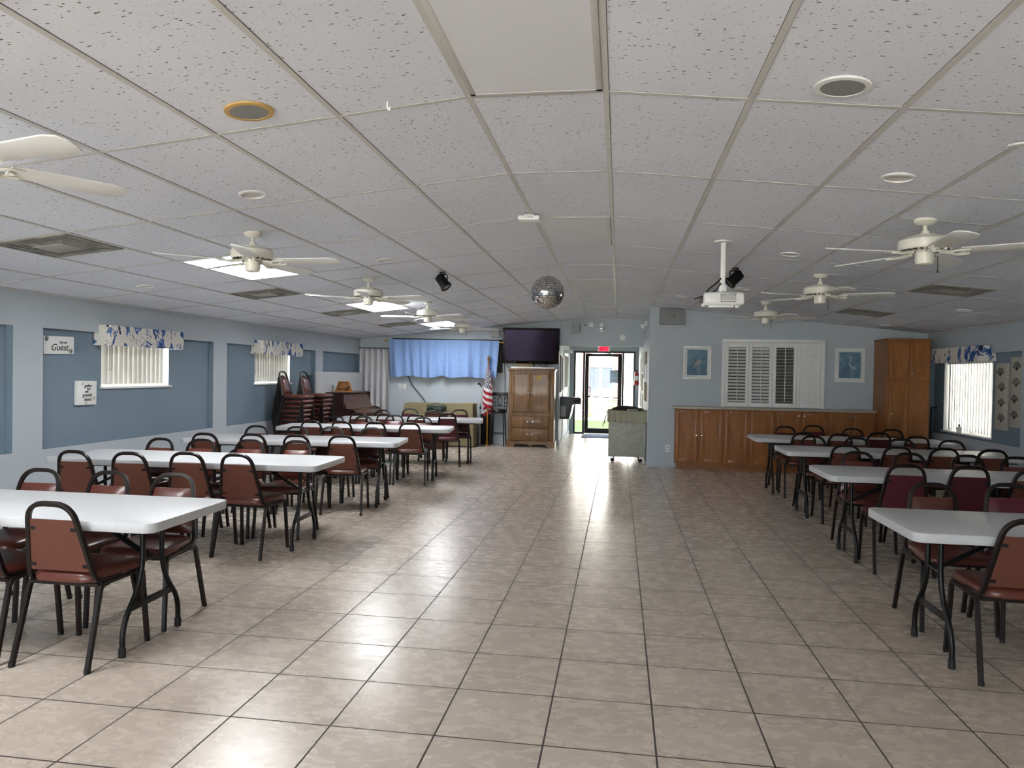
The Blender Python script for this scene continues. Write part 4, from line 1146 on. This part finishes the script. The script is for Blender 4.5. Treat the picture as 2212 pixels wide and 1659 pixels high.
for sx in (-.62, .62):
    for sy in (-.18, .18): m.tube([(sx, sy, 0), (sx, sy, H-.03)], .015, 10)
m.box(-.7, .7, -.25, .25, H-.03, H-.004); m.build('table_frame', M_black, t)
m = MB(); m.box(-.14, .14, -.11, .11, 0, .012, bev=.003); o = m.build('clipboard', M_honey); o.location = (-3.05, 14.9, .886); o.rotation_euler = (0, 0, rad(20)); tag(o, 'flat orange brown wooden board on the right end of the tan cloth', 'board')
m = MB(); bx = -3.63; byy = 14.18
t = thing('wire_bundle', 'tangled bundle of dark green string lights in front of the tan cloth', 'string lights', (bx, byy, .74))
rn = random.Random(11); wires = MB(); bulbs = MB()
for k in range(34):
    r1 = rn.uniform(.1, .19); tl = rn.uniform(-.45, .45); tz = rn.uniform(0, 6.28); h0 = rn.uniform(.03, .12); P = []
    for j in range(24):
        aa = 2*PI*j/24; v = Vector((r1*1.1*math.cos(aa), r1*.8*math.sin(aa), .018*math.sin(3*aa+tz)+h0))
        v.z += tl*.13*math.cos(aa-tz); v.z = max(.004, v.z); P.append(v)
    wires.tube(P, .0042, 5, closed=True)
    for j in range(0, 24, 4):
        M = Matrix.Translation(P[j]); bulbs.lathe([(0, -.008), (.005, -.004), (.004, .01), (0, .013)], 6, M=M)
wires.build('green_wires', pm('dark green wire', '#123028', .5), t); bulbs.build('bulbs', pm('pale bulbs', '#7e8f88', .3), t)
t = thing('storage_crate', 'brown box under the green string lights', 'box', (bx, byy, 0))
m = MB(); m.box(-.2, .2, -.15, .15, 0, .72, bev=.004); m.build('carton', pm('dark brown carton', '#4a2c1c', .7), t)
m = MB(); m.box(-.205, .205, -.155, .155, .69, .735, bev=.004); m.build('lid', pm('dark brown carton', '#4a2c1c', .7), t)

t = thing('speaker_cabinet', 'large black speaker box on the floor behind the microphone stand', 'speaker', (-2.82, 15.34, 0))
m = MB(); m.box(-.115, .125, -.07, .055, 0, .66, bev=.01); m.build('cabinet', M_blkplastic, t)
m = MB(); m.box(-.1, .11, -.076, -.07, .04, .62, bev=.002); m.build('grille', pm('black grille cloth', '#101010', .9), t)

t = thing('microphone_stand', 'chrome microphone stand with round base in front of the flag', 'microphone stand', (-2.88, 14.95, 0))
m = MB(); m.lathe([(0, 0), (.125, 0), (.125, .012), (.03, .03), (.012, .05), (0, .05)], 32); m.build('base', M_steel, t)
m = MB(); m.tube([(0, 0, .04), (0, 0, .8)], .011, 12); m.tube([(0, 0, .8), (.01, 0, 1.25)], .008, 12); m.build('pole', M_chrome, t)
m = MB(); m.lathe([(.016, .78), (.018, .8), (.016, .84)], 14); m.build('clutch', M_black, t)
m = MB(); m.tube([(.01, 0, 1.24), (.0, -.01, 1.29), (-.035, -.02, 1.315)], .013, 8); m.box(-.06, -.01, -.04, .0, 1.29, 1.335, bev=.005); m.build('clip', M_blkplastic, t)

# flag on a pole
def mat_flag():
    q = NT('stars and stripes cloth')
    uv = q.new('ShaderNodeUVMap'); uv.uv_map = 'UVMap'
    s = q.new('ShaderNodeSeparateXYZ'); q.link(uv.outputs[0], s.inputs[0])
    u, v = s.outputs[0], s.outputs[1]
    stripe = q.math('LESS_THAN', q.math('MODULO', q.math('FLOOR', q.math('MULTIPLY', v, 13)), 2), .5)
    c = q.mix(stripe, lin('#d8d2d0'), lin('#a5162f'))
    canton = q.math('MULTIPLY', q.math('LESS_THAN', u, .4), q.math('GREATER_THAN', v, 6/13))
    cu = q.math('MULTIPLY', u, 11/.4/2); cv = q.math('MULTIPLY', q.math('SUBTRACT', v, 6/13), 9/(7/13)/2)
    def star(a, b):
        fu = q.math('SUBTRACT', q.math('FRACT', q.math('ADD', cu, a)), .5); fv = q.math('SUBTRACT', q.math('FRACT', q.math('ADD', cv, b)), .5)
        d = q.math('SQRT', q.math('ADD', q.math('MULTIPLY', fu, fu), q.math('MULTIPLY', fv, fv)))
        return q.math('LESS_THAN', d, .23)
    st = q.math('MAXIMUM', star(0, 0), star(.5, .5))
    cc = q.mix(st, lin('#161c3c'), lin('#e6e4e6'))
    return q.done(q.pbsdf(q.mix(canton, c, cc), .75))
t = thing('flag', 'drooping American flag on a wooden pole beside the wardrobe', 'flag', (-2.765, 15.16, 0))
m = MB(); m.tube([(0, 0, .03), (0, 0, 1.8)], .013, 12); m.build('pole', M_honey, t)
m = MB(); m.lathe([(0, 0), (.085, 0), (.08, .02), (.03, .04), (.018, .1), (0, .1)], 28); m.build('base', M_brass, t)
m = MB(); m.lathe([(0, 1.79), (.013, 1.79), (.022, 1.81), (.014, 1.825), (.028, 1.85), (.03, 1.87), (.018, 1.89), (.006, 1.9), (.004, 1.925), (0, 1.93)], 18); m.build('finial', M_brass, t)
NU, NV = 60, 30; m = MB(); uvs = {}
V = []
for i in range(NU+1):
    col_ = []
    for j in range(NV+1):
        u, v = i/NU, j/NV            # u along the fly, v up the hoist
        z = 1.765-.86*(1-v)-.3*u-.02*math.sin(9*u)
        drop = 1.765-z
        spread = .014+.088*min(1, drop/.7)**.8
        ph = 2*PI*u*.97
        x = -spread*math.cos(ph)+.012*math.sin(13*u+3*v)*min(1, drop)
        y = -.04-.05*math.sin(ph)*min(1, .25+drop)-.012*math.sin(23*u+2*v)*min(1, drop*2)
        p = m.bm.verts.new((x, y, z)); col_.append(p); uvs[p] = (u, v)
    V.append(col_)
uvl = m.bm.loops.layers.uv.new('UVMap')
for i in range(NU):
    for j in range(NV):
        fc = m.bm.faces.new((V[i][j], V[i+1][j], V[i+1][j+1], V[i][j+1]))
        for lp in fc.loops: lp[uvl].uv = uvs[lp.vert]
m.build('flag_cloth', mat_flag(), t)

# bar stool with scrolled back
t = thing('bar_stool', 'black bar stool with scrolled iron back beside the wardrobe', 'bar stool', (-2.525, 15.14, 0))
m = MB(); m.lathe([(0, .69), (.152, .69), (.165, .71), (.17, .74), (.152, .775), (.09, .785), (0, .787)], 36); m.build('seat', pm('black leather', '#0e0d0d', .35, coat=.2), t)
for sx in (-1, 1):
    for sy in (-1, 1):
        m = MB(); m.tube([(sx*.12, sy*.12, .7), (sx*.15, sy*.15, 0)], .012, sq=True); m.build('leg', M_black, t)
m = MB()
m.tube([(.15*math.cos(2*PI*k/28), .15*math.sin(2*PI*k/28), .26) for k in range(28)], .008, 8, closed=True); m.build('foot_ring', M_black, t)
m = MB(); y = .17
for sx in (-1, 1): m.tube([(sx*.15, .13, .7), (sx*.155, y, .82), (sx*.165, y+.03, 1.13)], .01, 8)
m.tube([(-.155, y, .84), (.155, y, .84)], .008, 8)
for sx in (-1, 1):
    m.tube([(sx*(.055-.1*math.cos(rad(a))), y+.012, .945+.11*math.sin(rad(a))) for a in range(-70, 71, 10)], .006, 8)
    for zc in (.9, 1.0):
        m.tube([(sx*(.115+.03*(1-k/22)*math.cos(k*.45)), y+.012, zc+.03*(1-k/22)*math.sin(k*.45)) for k in range(22)], .005, 6)
m.build('scrolled_back', M_black, t)
m = MB(); m.box(-.17, .17, y+.015, y+.045, 1.06, 1.13, bev=.008); m.build('top_rail', pm('dark stained wood', '#1c1513', .35), t)

def cable(pts, label, r=.007):
    m = MB(); m.tube(fillet(pts, .06), r, 8); return tag(m.build('cable', M_blkplastic), label, 'cable')
cable([(-4.56, by(-4.56)-.04, 1.5), (-4.45, by(-4.45)-.02, 1.25), (-4.2, by(-4.2)-.02, .96), (-4.1, 15.06, .885)], 'black cable running from the blue curtain down to the tan cloth', .009)
cable([(-2.46, by(-2.46)-.02, 1.77), (-2.44, by(-2.44)-.02, 1.3), (-2.45, by(-2.45)-.02, .7)], 'thin black cable hanging straight down behind the bar stool', .005)
cable([(-2.42, by(-2.42)-.02, 1.77), (-2.36, by(-2.36)-.02, 1.6), (-2.28, by(-2.28)-.015, 1.4)], 'thin black cable slanting from television to behind the wardrobe', .005)

# ------------------------------------------------------------------ piano corner
t = thing('leaning_table', 'folded white plastic table standing on edge against the left wall', 'table', (XL+.05, 13.8, 0), rot=(0, 0, 0))
m = MB(); m.box(.0, .05, -1.2, 1.17, .76, 1.51, bev=.02, seg=3)
m.build('upper_top', M_plastic, t)
m = MB(); m.box(.0, .05, -1.2, 1.17, .0, .755, bev=.02, seg=3); m.build('lower_top', M_plastic, t)

t = thing('piano', 'dark mahogany upright piano with closed lid by the left wall', 'piano', (-5.2, 13.75, 0))
px0, px1, py0, py1 = -5.49, -5.14, 13.02, 14.5
m = MB()
m.prism([(px0, py0, 0), (px1, py0, 0), (px1, py0, .6), (px1, py0, 1.1), (px0, py0, 1.1)], (0, .035, 0)); m.prism([(px0, py1-.035, 0), (px1, py1-.035, 0), (px1, py1-.035, 1.1), (px0, py1-.035, 1.1)], (0, .035, 0))
m.box(px0, px0+.04, py0+.03, py1-.03, 0, 1.1); m.box(px1-.09, px1-.05, py0+.03, py1-.03, .03, .6)
m.build('case', M_mahog, t, True)
m = MB(); m.box(px0-.01, px1-.02, py0-.015, py1+.015, 1.1, 1.125, bev=.006); m.build('lid', M_mahog, t, True)
m = MB(); m.prism([(px1-.1, py0+.037, 1.1), (px1-.07, py0+.037, 1.1), (px1+.06, py0+.037, .8), (px1+.02, py0+.037, .8)], (0, py1-py0-.074, 0)); m.build('music_desk', M_walnut, t, True)
m = MB(); m.box(px1-.02, px1+.27, py0+.02, py1-.02, .6, .68, bev=.008); m.build('key_bed', M_mahog, t, True)
m = MB(); m.prism([(px1+.0, py0+.06, .8), (px1+.06, py0+.06, .81), (px1+.25, py0+.06, .76), (px1+.265, py0+.06, .69), (px1+.0, py0+.06, .69)], (0, py1-py0-.12, 0), bev=.008); m.build('key_cover', M_walnut, t, True)
for yy in (py0, py1-.045):
    m = MB(); pts = [(px1, yy, .6), (px1, yy, .82)]
    for k in range(9): a = rad(90-10*k); pts.append((px1+.13+.14*math.cos(a), yy, .68+.13*math.sin(a)))
    pts.append((px1+.27, yy, .6)); m.prism(pts, (0, .045, 0)); m.build('arm', M_mahog, t, True)
for yy in (py0+.02, py1-.07):
    m = MB(); m.lathe([(.03, 0), (.022, .04), (.034, .3), (.02, .5), (.04, .6)], 16, M=Matrix.Translation((px1+.22, yy+.03, 0))); m.build('leg', M_mahog, t, True)
t = thing('lap_harp', 'small honey wood trapezoid frame standing on the piano lid', 'wooden frame', (-5.27, 13.33, 1.125), rot=(rad(-8), 0, rad(12)))
m = MB()
o_ = [(-.17, 0), (.17, 0), (.1, .21), (-.1, .21)]; i_ = [(-.145, .018), (.145, .018), (.085, .192), (-.085, .192)]
for k in range(4):
    a, b, c_, d = o_[k], o_[(k+1) % 4], i_[(k+1) % 4], i_[k]
    m.prism([(a[0], 0, a[1]), (b[0], 0, b[1]), (c_[0], 0, c_[1]), (d[0], 0, d[1])], (0, .09, 0))
m.build('frame', M_honey, t)
m = MB(); m.prism([(p[0], .085, p[1]) for p in i_], (0, .004, 0)); m.build('back_panel', M_honey, t)
m = MB(); m.tube([(.02, .04, .03), (.1, .04, .12)], .012, 8); m.box(-.1, .02, .03, .05, .06, .075); m.build('inner_brace', M_walnut, t)

# ------------------------------------------------------------------ passage
t = bpy.data.objects.new('door_1', None); COL.objects.link(t); t.location = (-.38, YD, 0); t['kind'] = 'structure'
m = MB(); y0, y1 = YD-.05, YD+.05
for a, b, c, d in ((DX0, DX0+.045, 0, DZ), (DX1-.045, DX1, 0, DZ), (DX0, DX1, DZ-.05, DZ), (-.935, -.885, 0, DZ), (.075, .125, 0, DZ), (DX0, -.9, 0, .045), (.1, DX1, 0, .045)): m.box(a, b, y0, y1, c, d)
m.build('door_frame', M_black, t, True)
m = MB()
for a, b, c, d in ((-.88, -.785, .02, 2.1), (-.03, .07, .02, 2.1), (-.88, .07, 2.03, 2.1), (-.88, .07, .02, .15)): m.box(a, b, YD-.04, YD+.01, c, d, bev=.002)
m.build('door_leaf', M_black, t, True)
m = MB()
for a, b, c, d in ((DX0+.045, -.935, .045, DZ-.05), (.125, DX1-.045, .045, DZ-.05), (-.785, -.03, .15, 2.03)): m.face([(a, YD-.015, c), (b, YD-.015, c), (b, YD-.015, d), (a, YD-.015, d)])
m.build('door_glass', M_glass, t, True, smooth=False)
m = MB(); m.tube(fillet([(-.81, YD-.04, 1.22), (-.81, YD-.1, 1.22), (-.74, YD-.1, 1.22), (-.74, YD-.1, .99), (-.81, YD-.1, .99), (-.81, YD-.04, .99)], .015), .011, 8); m.build('door_handle', M_black, t, True)
m = MB(); m.tube(fillet([(-.84, YD-.04, .975), (-.84, YD-.08, .975), (.03, YD-.08, .955), (.03, YD-.04, .955)], .02), .011, 8); m.build('push_bar', M_black, t, True)
m = MB(); m.box(-.25, .02, YD-.1, YD-.03, 2.05, 2.1, bev=.006); m.tube([(-.18, YD-.1, 2.09), (-.3, YD-.16, 2.11), (-.4, YD-.06, 2.12)], .008, 8); m.build('door_closer', M_black, t, True)
t = thing('paper_notice', 'pale blue printed notice taped inside the glass door', 'notice', (-.12, YD-.016, 1.51))
m = MB(); m.box(-.115, .115, -.003, -.0005, -.165, .165); m.build('sheet', pm('pale blue paper', '#c2cfe2', .8), t)
m = MB()
for k, wd in enumerate((.13, .12, .05, .14, .0, .07, .09)):
    if wd: m.box(-wd/2, wd/2, -.0036, -.003, .115-.036*k, .124-.036*k)
m.build('faint_print', pm('grey print', '#8b98b4', .8), t)

m = MB(); m.box(-.9, -.1, 17.75, 18.85, .0, .012, bev=.004); tag(m.build('door_mat', M_navy), 'dark blue mat on the floor inside the glass door', 'mat')

t = thing('drinking_fountain', 'grey wall drinking fountain on the left wall of the passage', 'drinking fountain', (XP0, 16.2, .55))
m = MB(); Y0, Y1 = 15.98, 16.42
m.prism([(XP0+.001, Y0, .55), (XP0+.2, Y0, .55), (XP0+.27, Y0, .88), (XP0+.45, Y0, .88), (XP0+.46, Y0, 1.0), (XP0+.43, Y0, 1.03), (XP0+.001, Y0, 1.04)], (0, Y1-Y0, 0), bev=.006); m.build('body', pm('dark grey steel', '#4a4c50', .45, .3), t, True)
m = MB(); m.box(XP0+.015, XP0+.13, Y0-.012, Y0, .6, .84, bev=.01); m.build('side_panel', pm('light grey panel', '#a2a3a5', .4), t, True)
m = MB(); m.prism([(XP0+.205, Y0-.001, .55), (XP0+.215, Y0-.001, .55), (XP0+.285, Y0-.001, .87), (XP0+.275, Y0-.001, .87)], (0, Y1-Y0+.002, 0)); m.build('front_trim', M_chrome, t, True)
m = MB(); m.tube(fillet([(XP0+.38, 16.15, 1.03), (XP0+.38, 16.15, 1.08), (XP0+.35, 16.15, 1.1)], .02), .01, 8); m.build('spout', M_chrome, t, True)
m = MB(); m.box(XP0+.3, XP0+.43, Y0-.004, Y0, .93, .98); m.build('side_vent', M_ink, t, True)

def wframe(x, s, y0, y1, z0, z1, name, label, fm, im, cat):
    t = thing(name, label, cat, (x, (y0+y1)/2, z0)); a, b = (x+s*.001, x+s*.03)
    m = MB(); w = .035
    for p, q, c, d in ((y0, y0+w, z0, z1), (y1-w, y1, z0, z1), (y0, y1, z0, z0+w), (y0, y1, z1-w, z1)): m.box(min(a, b), max(a, b), p, q, c, d, bev=.003)
    m.build('frame', fm, t, True)
    m = MB(); m.box(min(a, x+s*.015), max(a, x+s*.015), y0+w, y1-w, z0+w, z1-w); m.build('insert', im, t, True)
    return t
wframe(XP0, 1, 15.75, 16.25, 1.15, 1.95, 'notice_board', 'grey framed notice board on the left wall of the passage, nearer one', pm('grey frame', '#8b8d8f', .5), pm('grey felt', '#77797b', .9), 'board')
wframe(XP0, 1, 16.7, 17.9, 1.2, 2.02, 'notice_board', 'white framed notice board on the left wall of the passage, further one', M_white, pm('dark cork', '#5a5450', .9), 'board')
m = MB(); m.box(XP0+.001, XP0+.16, 17.2, 17.3, 2.05, 2.13, bev=.01, M=None); tag(m.build('picture_lamp', M_white), 'white angled lamp above the framed board on the passage left wall', 'lamp')
m = MB()
for y in (16.55, 18.35): m.box(XP0, XP0+.02, y, y+.07, 0, 2.1, bev=.003)
m.build('trim_2', M_white, kind='structure')
NOT = [(13.35, 14.15, 1.76, 1.99, M_kraft, 'brown kraft paper strip at the near end of the passage right wall'), (13.4, 14.1, 1.44, 1.74, M_paper, 'white notice sheet on the passage right wall below the kraft strip'),
       (13.35, 14.4, 1.07, 1.42, M_kraft, 'brown kraft paper sheet lowest on the passage right wall'), (14.6, 15.2, 1.5, 2.02, M_paper, 'tall white sheet on the middle of the passage right wall'),
       (15.6, 16.4, 1.62, 2.05, M_paper, 'white poster under the header on the passage right wall'), (15.6, 16.5, 1.22, 1.58, pm('floral print paper', '#a59a84', .8, var=.5, scale=60), 'beige patterned sheet on the passage right wall'),
       (16.7, 17.5, 1.3, 1.95, M_paper, 'white sheet near the fire extinguisher'), (16.6, 17.4, .85, 1.2, M_paper, 'white lower sheet on the far passage right wall'), (15.3, 16.2, .8, 1.15, M_paper, 'white leaflet rack sheet low on the passage right wall')]
for y0, y1, z0, z1, mt, lab in NOT:
    m = MB(); m.box(XP1-.012, XP1-.001, y0, y1, z0, z1, bev=.001); tag(m.build('paper_notice', mt), lab, 'notice', 'notices on the passage right wall')
t = thing('fire_extinguisher', 'red fire extinguisher on the wall beside the glass door', 'fire extinguisher', (XP1-.06, 18.75, 1.3))
m = MB(); m.lathe([(0, 0), (.055, .0), (.06, .01), (.06, .28), (.045, .32), (.02, .34), (0, .34)], 24); m.build('cylinder', M_red, t)
m = MB(); m.lathe([(.061, .12), (.061, .24)], 24, cap=False); m.build('paper_label', M_paper, t)
m = MB(); m.lathe([(.018, .34), (.018, .37), (0, .37)], 12); m.box(-.05, .03, -.01, .01, .37, .38); m.box(-.06, .02, -.01, .01, .395, .405); m.tube(fillet([(-.02, 0, .36), (-.08, 0, .34), (-.08, 0, .12)], .03), .009, 8); m.build('valve_handle', M_blkplastic, t)

t = thing('rolling_cart', 'grey-green laminate cart on castors at the passage corner', 'cart', (.16, 12.95, 0))
cx0, cx1, cy0, cy1 = -.165, .475, 12.93, 13.5
m = MB(); m.box(cx0, cx1, cy0, cy1, .095, .9, bev=.006); m.build('body', M_cart, t, True)
m = MB(); m.box(cx0-.004, cx0+.008, cy0+.01, cy1, .1, .9); m.build('side_edge', pm('brown edge', '#6a4a2e', .5), t, True)
for x in (cx0+.06, cx1-.09):
    for y in (cy0+.05, cy1-.08):
        m = MB(); m.lathe([(0, -.013), (.034, -.013), (.038, 0), (.034, .013), (0, .013)], 20, M=Matrix.Translation((x+.012, y, .038)) @ Matrix.Rotation(rad(62), 4, 'Z') @ Matrix.Rotation(PI/2, 4, 'Y'))
        m.box(x-.006, x+.03, y-.012, y+.012, .06, .096, mi=1); m.build('castor', [M_rubber, M_chrome], t, True)
def mat_stripe():
    q = NT('olive striped cloth'); s = q.new('ShaderNodeSeparateXYZ'); q.link(q.coord(), s.inputs[0])
    w = q.math('SINE', q.math('MULTIPLY', s.outputs[0], 260))
    c = q.mix(q.math('GREATER_THAN', w, .0), lin('#a09d86'), lin('#acaa94'))
    n = q.noise(q.coord(), 40, 3).outputs[0]
    return q.done(q.pbsdf(q.mix(q.math('MULTIPLY', n, .3), c, lin('#86836c')), .9))
m = MB()
def cl_(u, v):
    x = cx0-.03+(cx1-cx0+.055)*u
    f_ = .008*math.sin(u*45)*(1-v)
    if v > .5: return Vector((x, cy0-.012+(cy1-cy0)*(v-.5)*2, .912))
    w = 1-v*2
    return Vector((x, cy0-.018-f_-.012*w, .912-.2*w))
m.grid(cl_, 60, 12, thick=.003)
def sd_(u, v):
    y = cy0-.018+(cy1-cy0)*u; dz = .2+.09*math.exp(-(u/.2)**2)
    return Vector((cx0-.03-.05*v*(1+.3*math.sin(u*20))-.02*v*math.exp(-(u/.2)**2), y, .912-dz*v))
m.grid(sd_, 24, 8, thick=.003)
tag(m.build('striped_cloth', mat_stripe()), 'olive striped cloth draped over the top of the rolling cart', 'cloth')
t = thing('black_bag', 'flat black bag lying on the striped cloth of the cart', 'bag', (.14, 13.15, .915))
m = MB()
def bag(u, v):
    a = 2*PI*u; r = math.sin(PI*min(1, .5+.5*v)) if False else 1
    k = math.cos(v*PI/2)**.45 if v < 1 else 0
    return Vector((.27*k*math.cos(a)*(1+.04*math.sin(3*a)), .15*k*math.sin(a), .075*v*(1+.08*math.sin(2*a+1))))
m.grid(bag, 36, 10); m.build('bag_body', pm('black nylon', '#0a0a0b', .7, var=.3, scale=20), t)
m = MB(); m.tube(fillet([(.2, -.1, .02), (.27, -.13, .045), (.31, -.1, .015), (.28, -.02, .008)], .04), .008, 8); m.build('strap', M_blkplastic, t)
m = MB(); m.box(-.1, .1, -.04, .04, 0, .028, bev=.01); o = m.build('folded_cloth', mat_stripe()); o.location = (.25, 12.985, .9155); o.rotation_euler = (0, 0, rad(5)); tag(o, 'small folded olive cloth in front of the black bag', 'cloth')

# ------------------------------------------------------------------ outside
def mat_grass():
    q = NT('sunlit grass'); n = q.noise(q.coord(), 14, 6, .7).outputs[0]
    return q.done(q.pbsdf(q.ramp(n, [(.3, lin('#0f2406')), (.7, lin('#1c380d'))]), .9, 0, 0, .1, q.bump(n, .6, .05)))
m = MB(); m.face([(-9, YD+.12, -.03), (10, YD+.12, -.03), (10, 25.2, -.03), (-9, 25.2, -.03)]); tag(m.build('lawn', mat_grass(), smooth=False), 'bright green lawn outside the glass door', 'lawn', kind='stuff')
m = MB(); m.face([(-60, -60, -.06), (60, -60, -.06), (60, 60, -.06), (-60, 60, -.06)]); m.build('ground', pm('pale concrete', '#c4c1ba', .9), kind='structure', smooth=False)
t = thing('neighbour_building', 'white building with a blue-grey window seen through the glass door', 'building', (-.6, 26.3, 0))
m = MB(); m.box(-8, 9, 26.3, 30, -.1, 5.5); m.build('wall', pm('white stucco', '#c9c6c1', .85, scale=20), t, True)
for x0, x1 in ((-1.37, -1.05), (-.2, .08)):
    m = MB(); m.box(x0, x1, 26.22, 26.3, .0, 5.4); m.build('brick_column', pm('dusty red brick', '#4f2423', .85, var=.2, scale=30), t, True)
m = MB()
for a, b, c, d in ((-1.14, -.06, 1.83, 1.92), (-1.14, -.06, .84, .92), (-1.14, -1.08, .86, 1.9), (-.7, -.61, .86, 1.9), (-.24, -.18, .86, 1.9)): m.box(a, b, 26.24, 26.31, c, d)
m.build('window_frame', M_white, t, True)
m = MB(); m.box(-1.1, -.2, 26.28, 26.305, .9, 1.84); m.build('window_pane', pm('blue grey glass', '#162040', .2), t, True)
m = MB()
for k in range(24): m.box(-1.08, -.24, 26.272, 26.279, .93+.038*k, .945+.038*k)
m.build('window_blind', pm('grey blind', '#2a3248', .6), t, True)
t = thing('railing', 'dark metal railing outside the glass door', 'railing', (-.4, 21, 0))
for z in (.83, .5):
    m = MB(); m.tube([(-6, 20.8, z-.03), (6, 21.2, z+.05)], .022, 8); m.build('rail', M_steel, t, True)
for x in (-3.5, 2.5):
    m = MB(); m.tube([(x, 20.8+(x+6)*.033, -.03), (x, 20.8+(x+6)*.033, .85)], .022, 8); m.build('post', M_steel, t, True)
rn = random.Random(4)
for bx_, by_, hgt, lab in ((-.98, 25.7, .75, 'yellow-green shrub under the left half of the outside window'), (-.27, 25.75, .72, 'yellow-green shrub beside the right brick column outside'), (-1.62, 25.7, .6, 'low yellow-green shrub beside the left brick column outside')):
    t = thing('shrub', lab, 'shrub', (bx_, by_, -.03), 0, 'shrubs against the outside building')
    m = MB()
    for k in range(190):
        a = rn.uniform(0, 6.28); r = rn.uniform(0, .2); z = rn.uniform(.12, hgt); r *= (1.1-.6*abs(z/hgt-.55)); p = Vector((r*math.cos(a), r*math.sin(a), z))
        d = Vector((rn.gauss(0, 1), rn.gauss(0, 1), rn.gauss(.4, .6))).normalized(); e = d.orthogonal().normalized()
        m.face([p, p+d*.05+e*.02, p+d*.1, p+d*.05-e*.02])
    m.build('foliage', pm('yellow green leaves', '#5d6a24', .7, var=.5, scale=20), t, smooth=False)
    m = MB()
    for k in range(4): m.tube([(0, 0, 0), (rn.uniform(-.1, .1), rn.uniform(-.1, .1), hgt*.7)], .008, 6)
    m.build('stem', pm('brown stem', '#5a4632', .8), t)

# unseen windows behind the camera, enlarged to let in more daylight
for i, (a, b) in enumerate(FW):
    r = bpy.data.objects.new('window_%d' % (5+i), None); COL.objects.link(r); r.location = ((a+b)/2, YF, FZ[0]); r['kind'] = 'structure'
    m = MB()
    for p, q, c, d in ((a, a+.05, FZ[0], FZ[1]), (b-.05, b, FZ[0], FZ[1]), (a, b, FZ[0], FZ[0]+.05), (a, b, FZ[1]-.05, FZ[1]), ((a+b)/2-.025, (a+b)/2+.025, FZ[0], FZ[1])): m.box(p, q, YF-.06, YF-.01, c, d)
    m.build('window_frame', M_white, r, True)
    m = MB(); m.face([(a, YF-.03, FZ[0]), (b, YF-.03, FZ[0]), (b, YF-.03, FZ[1]), (a, YF-.03, FZ[1])]); m.build('window_glass', M_glass, r, True, smooth=False)

# ------------------------------------------------------------------ daylight, camera
wd = bpy.data.worlds.new('World'); SC.world = wd; wd.use_nodes = True
bg = wd.node_tree.nodes['Background']
bg.inputs[0].default_value = (.84, .92, 1.0, 1); bg.inputs[1].default_value = 2.5
sd = bpy.data.lights.new('sun', 'SUN'); sd.energy = 24; sd.angle = rad(.6); sd.color = (1, .95, .87)
so = bpy.data.objects.new('sun', sd); COL.objects.link(so)
so.rotation_euler = Vector((.25, .62, -1.0)).to_track_quat('-Z', 'Y').to_euler()

cam = bpy.data.cameras.new('camera'); co = bpy.data.objects.new('camera', cam); COL.objects.link(co)
cam.sensor_fit = 'HORIZONTAL'; cam.sensor_width = 36; cam.lens = 36*1558.3/2212
cam.clip_start = .05; cam.clip_end = 200
yaw, pitch, roll = .1471, -.0137, .0174
F = Vector((-math.sin(yaw)*math.cos(pitch), math.cos(yaw)*math.cos(pitch), math.sin(pitch)))
Rv = Vector((math.cos(yaw), math.sin(yaw), 0)); U = Rv.cross(F)
R2 = Rv*math.cos(roll)+U*math.sin(roll); U2 = -Rv*math.sin(roll)+U*math.cos(roll)
mx = Matrix((R2, U2, -F)).transposed().to_4x4(); mx.translation = Vector((0, 0, CAMZ))
co.matrix_world = mx
SC.camera = co
vs = SC.view_settings
vs.view_transform = 'Standard'; vs.look = 'None'; vs.gamma = 1; vs.use_curve_mapping = False; vs.exposure = 2.38
SC.cycles.max_bounces = 10; SC.cycles.diffuse_bounces = 6; SC.cycles.glossy_bounces = 4; SC.cycles.transparent_max_bounces = 16
SC.cycles.sample_clamp_indirect = 6
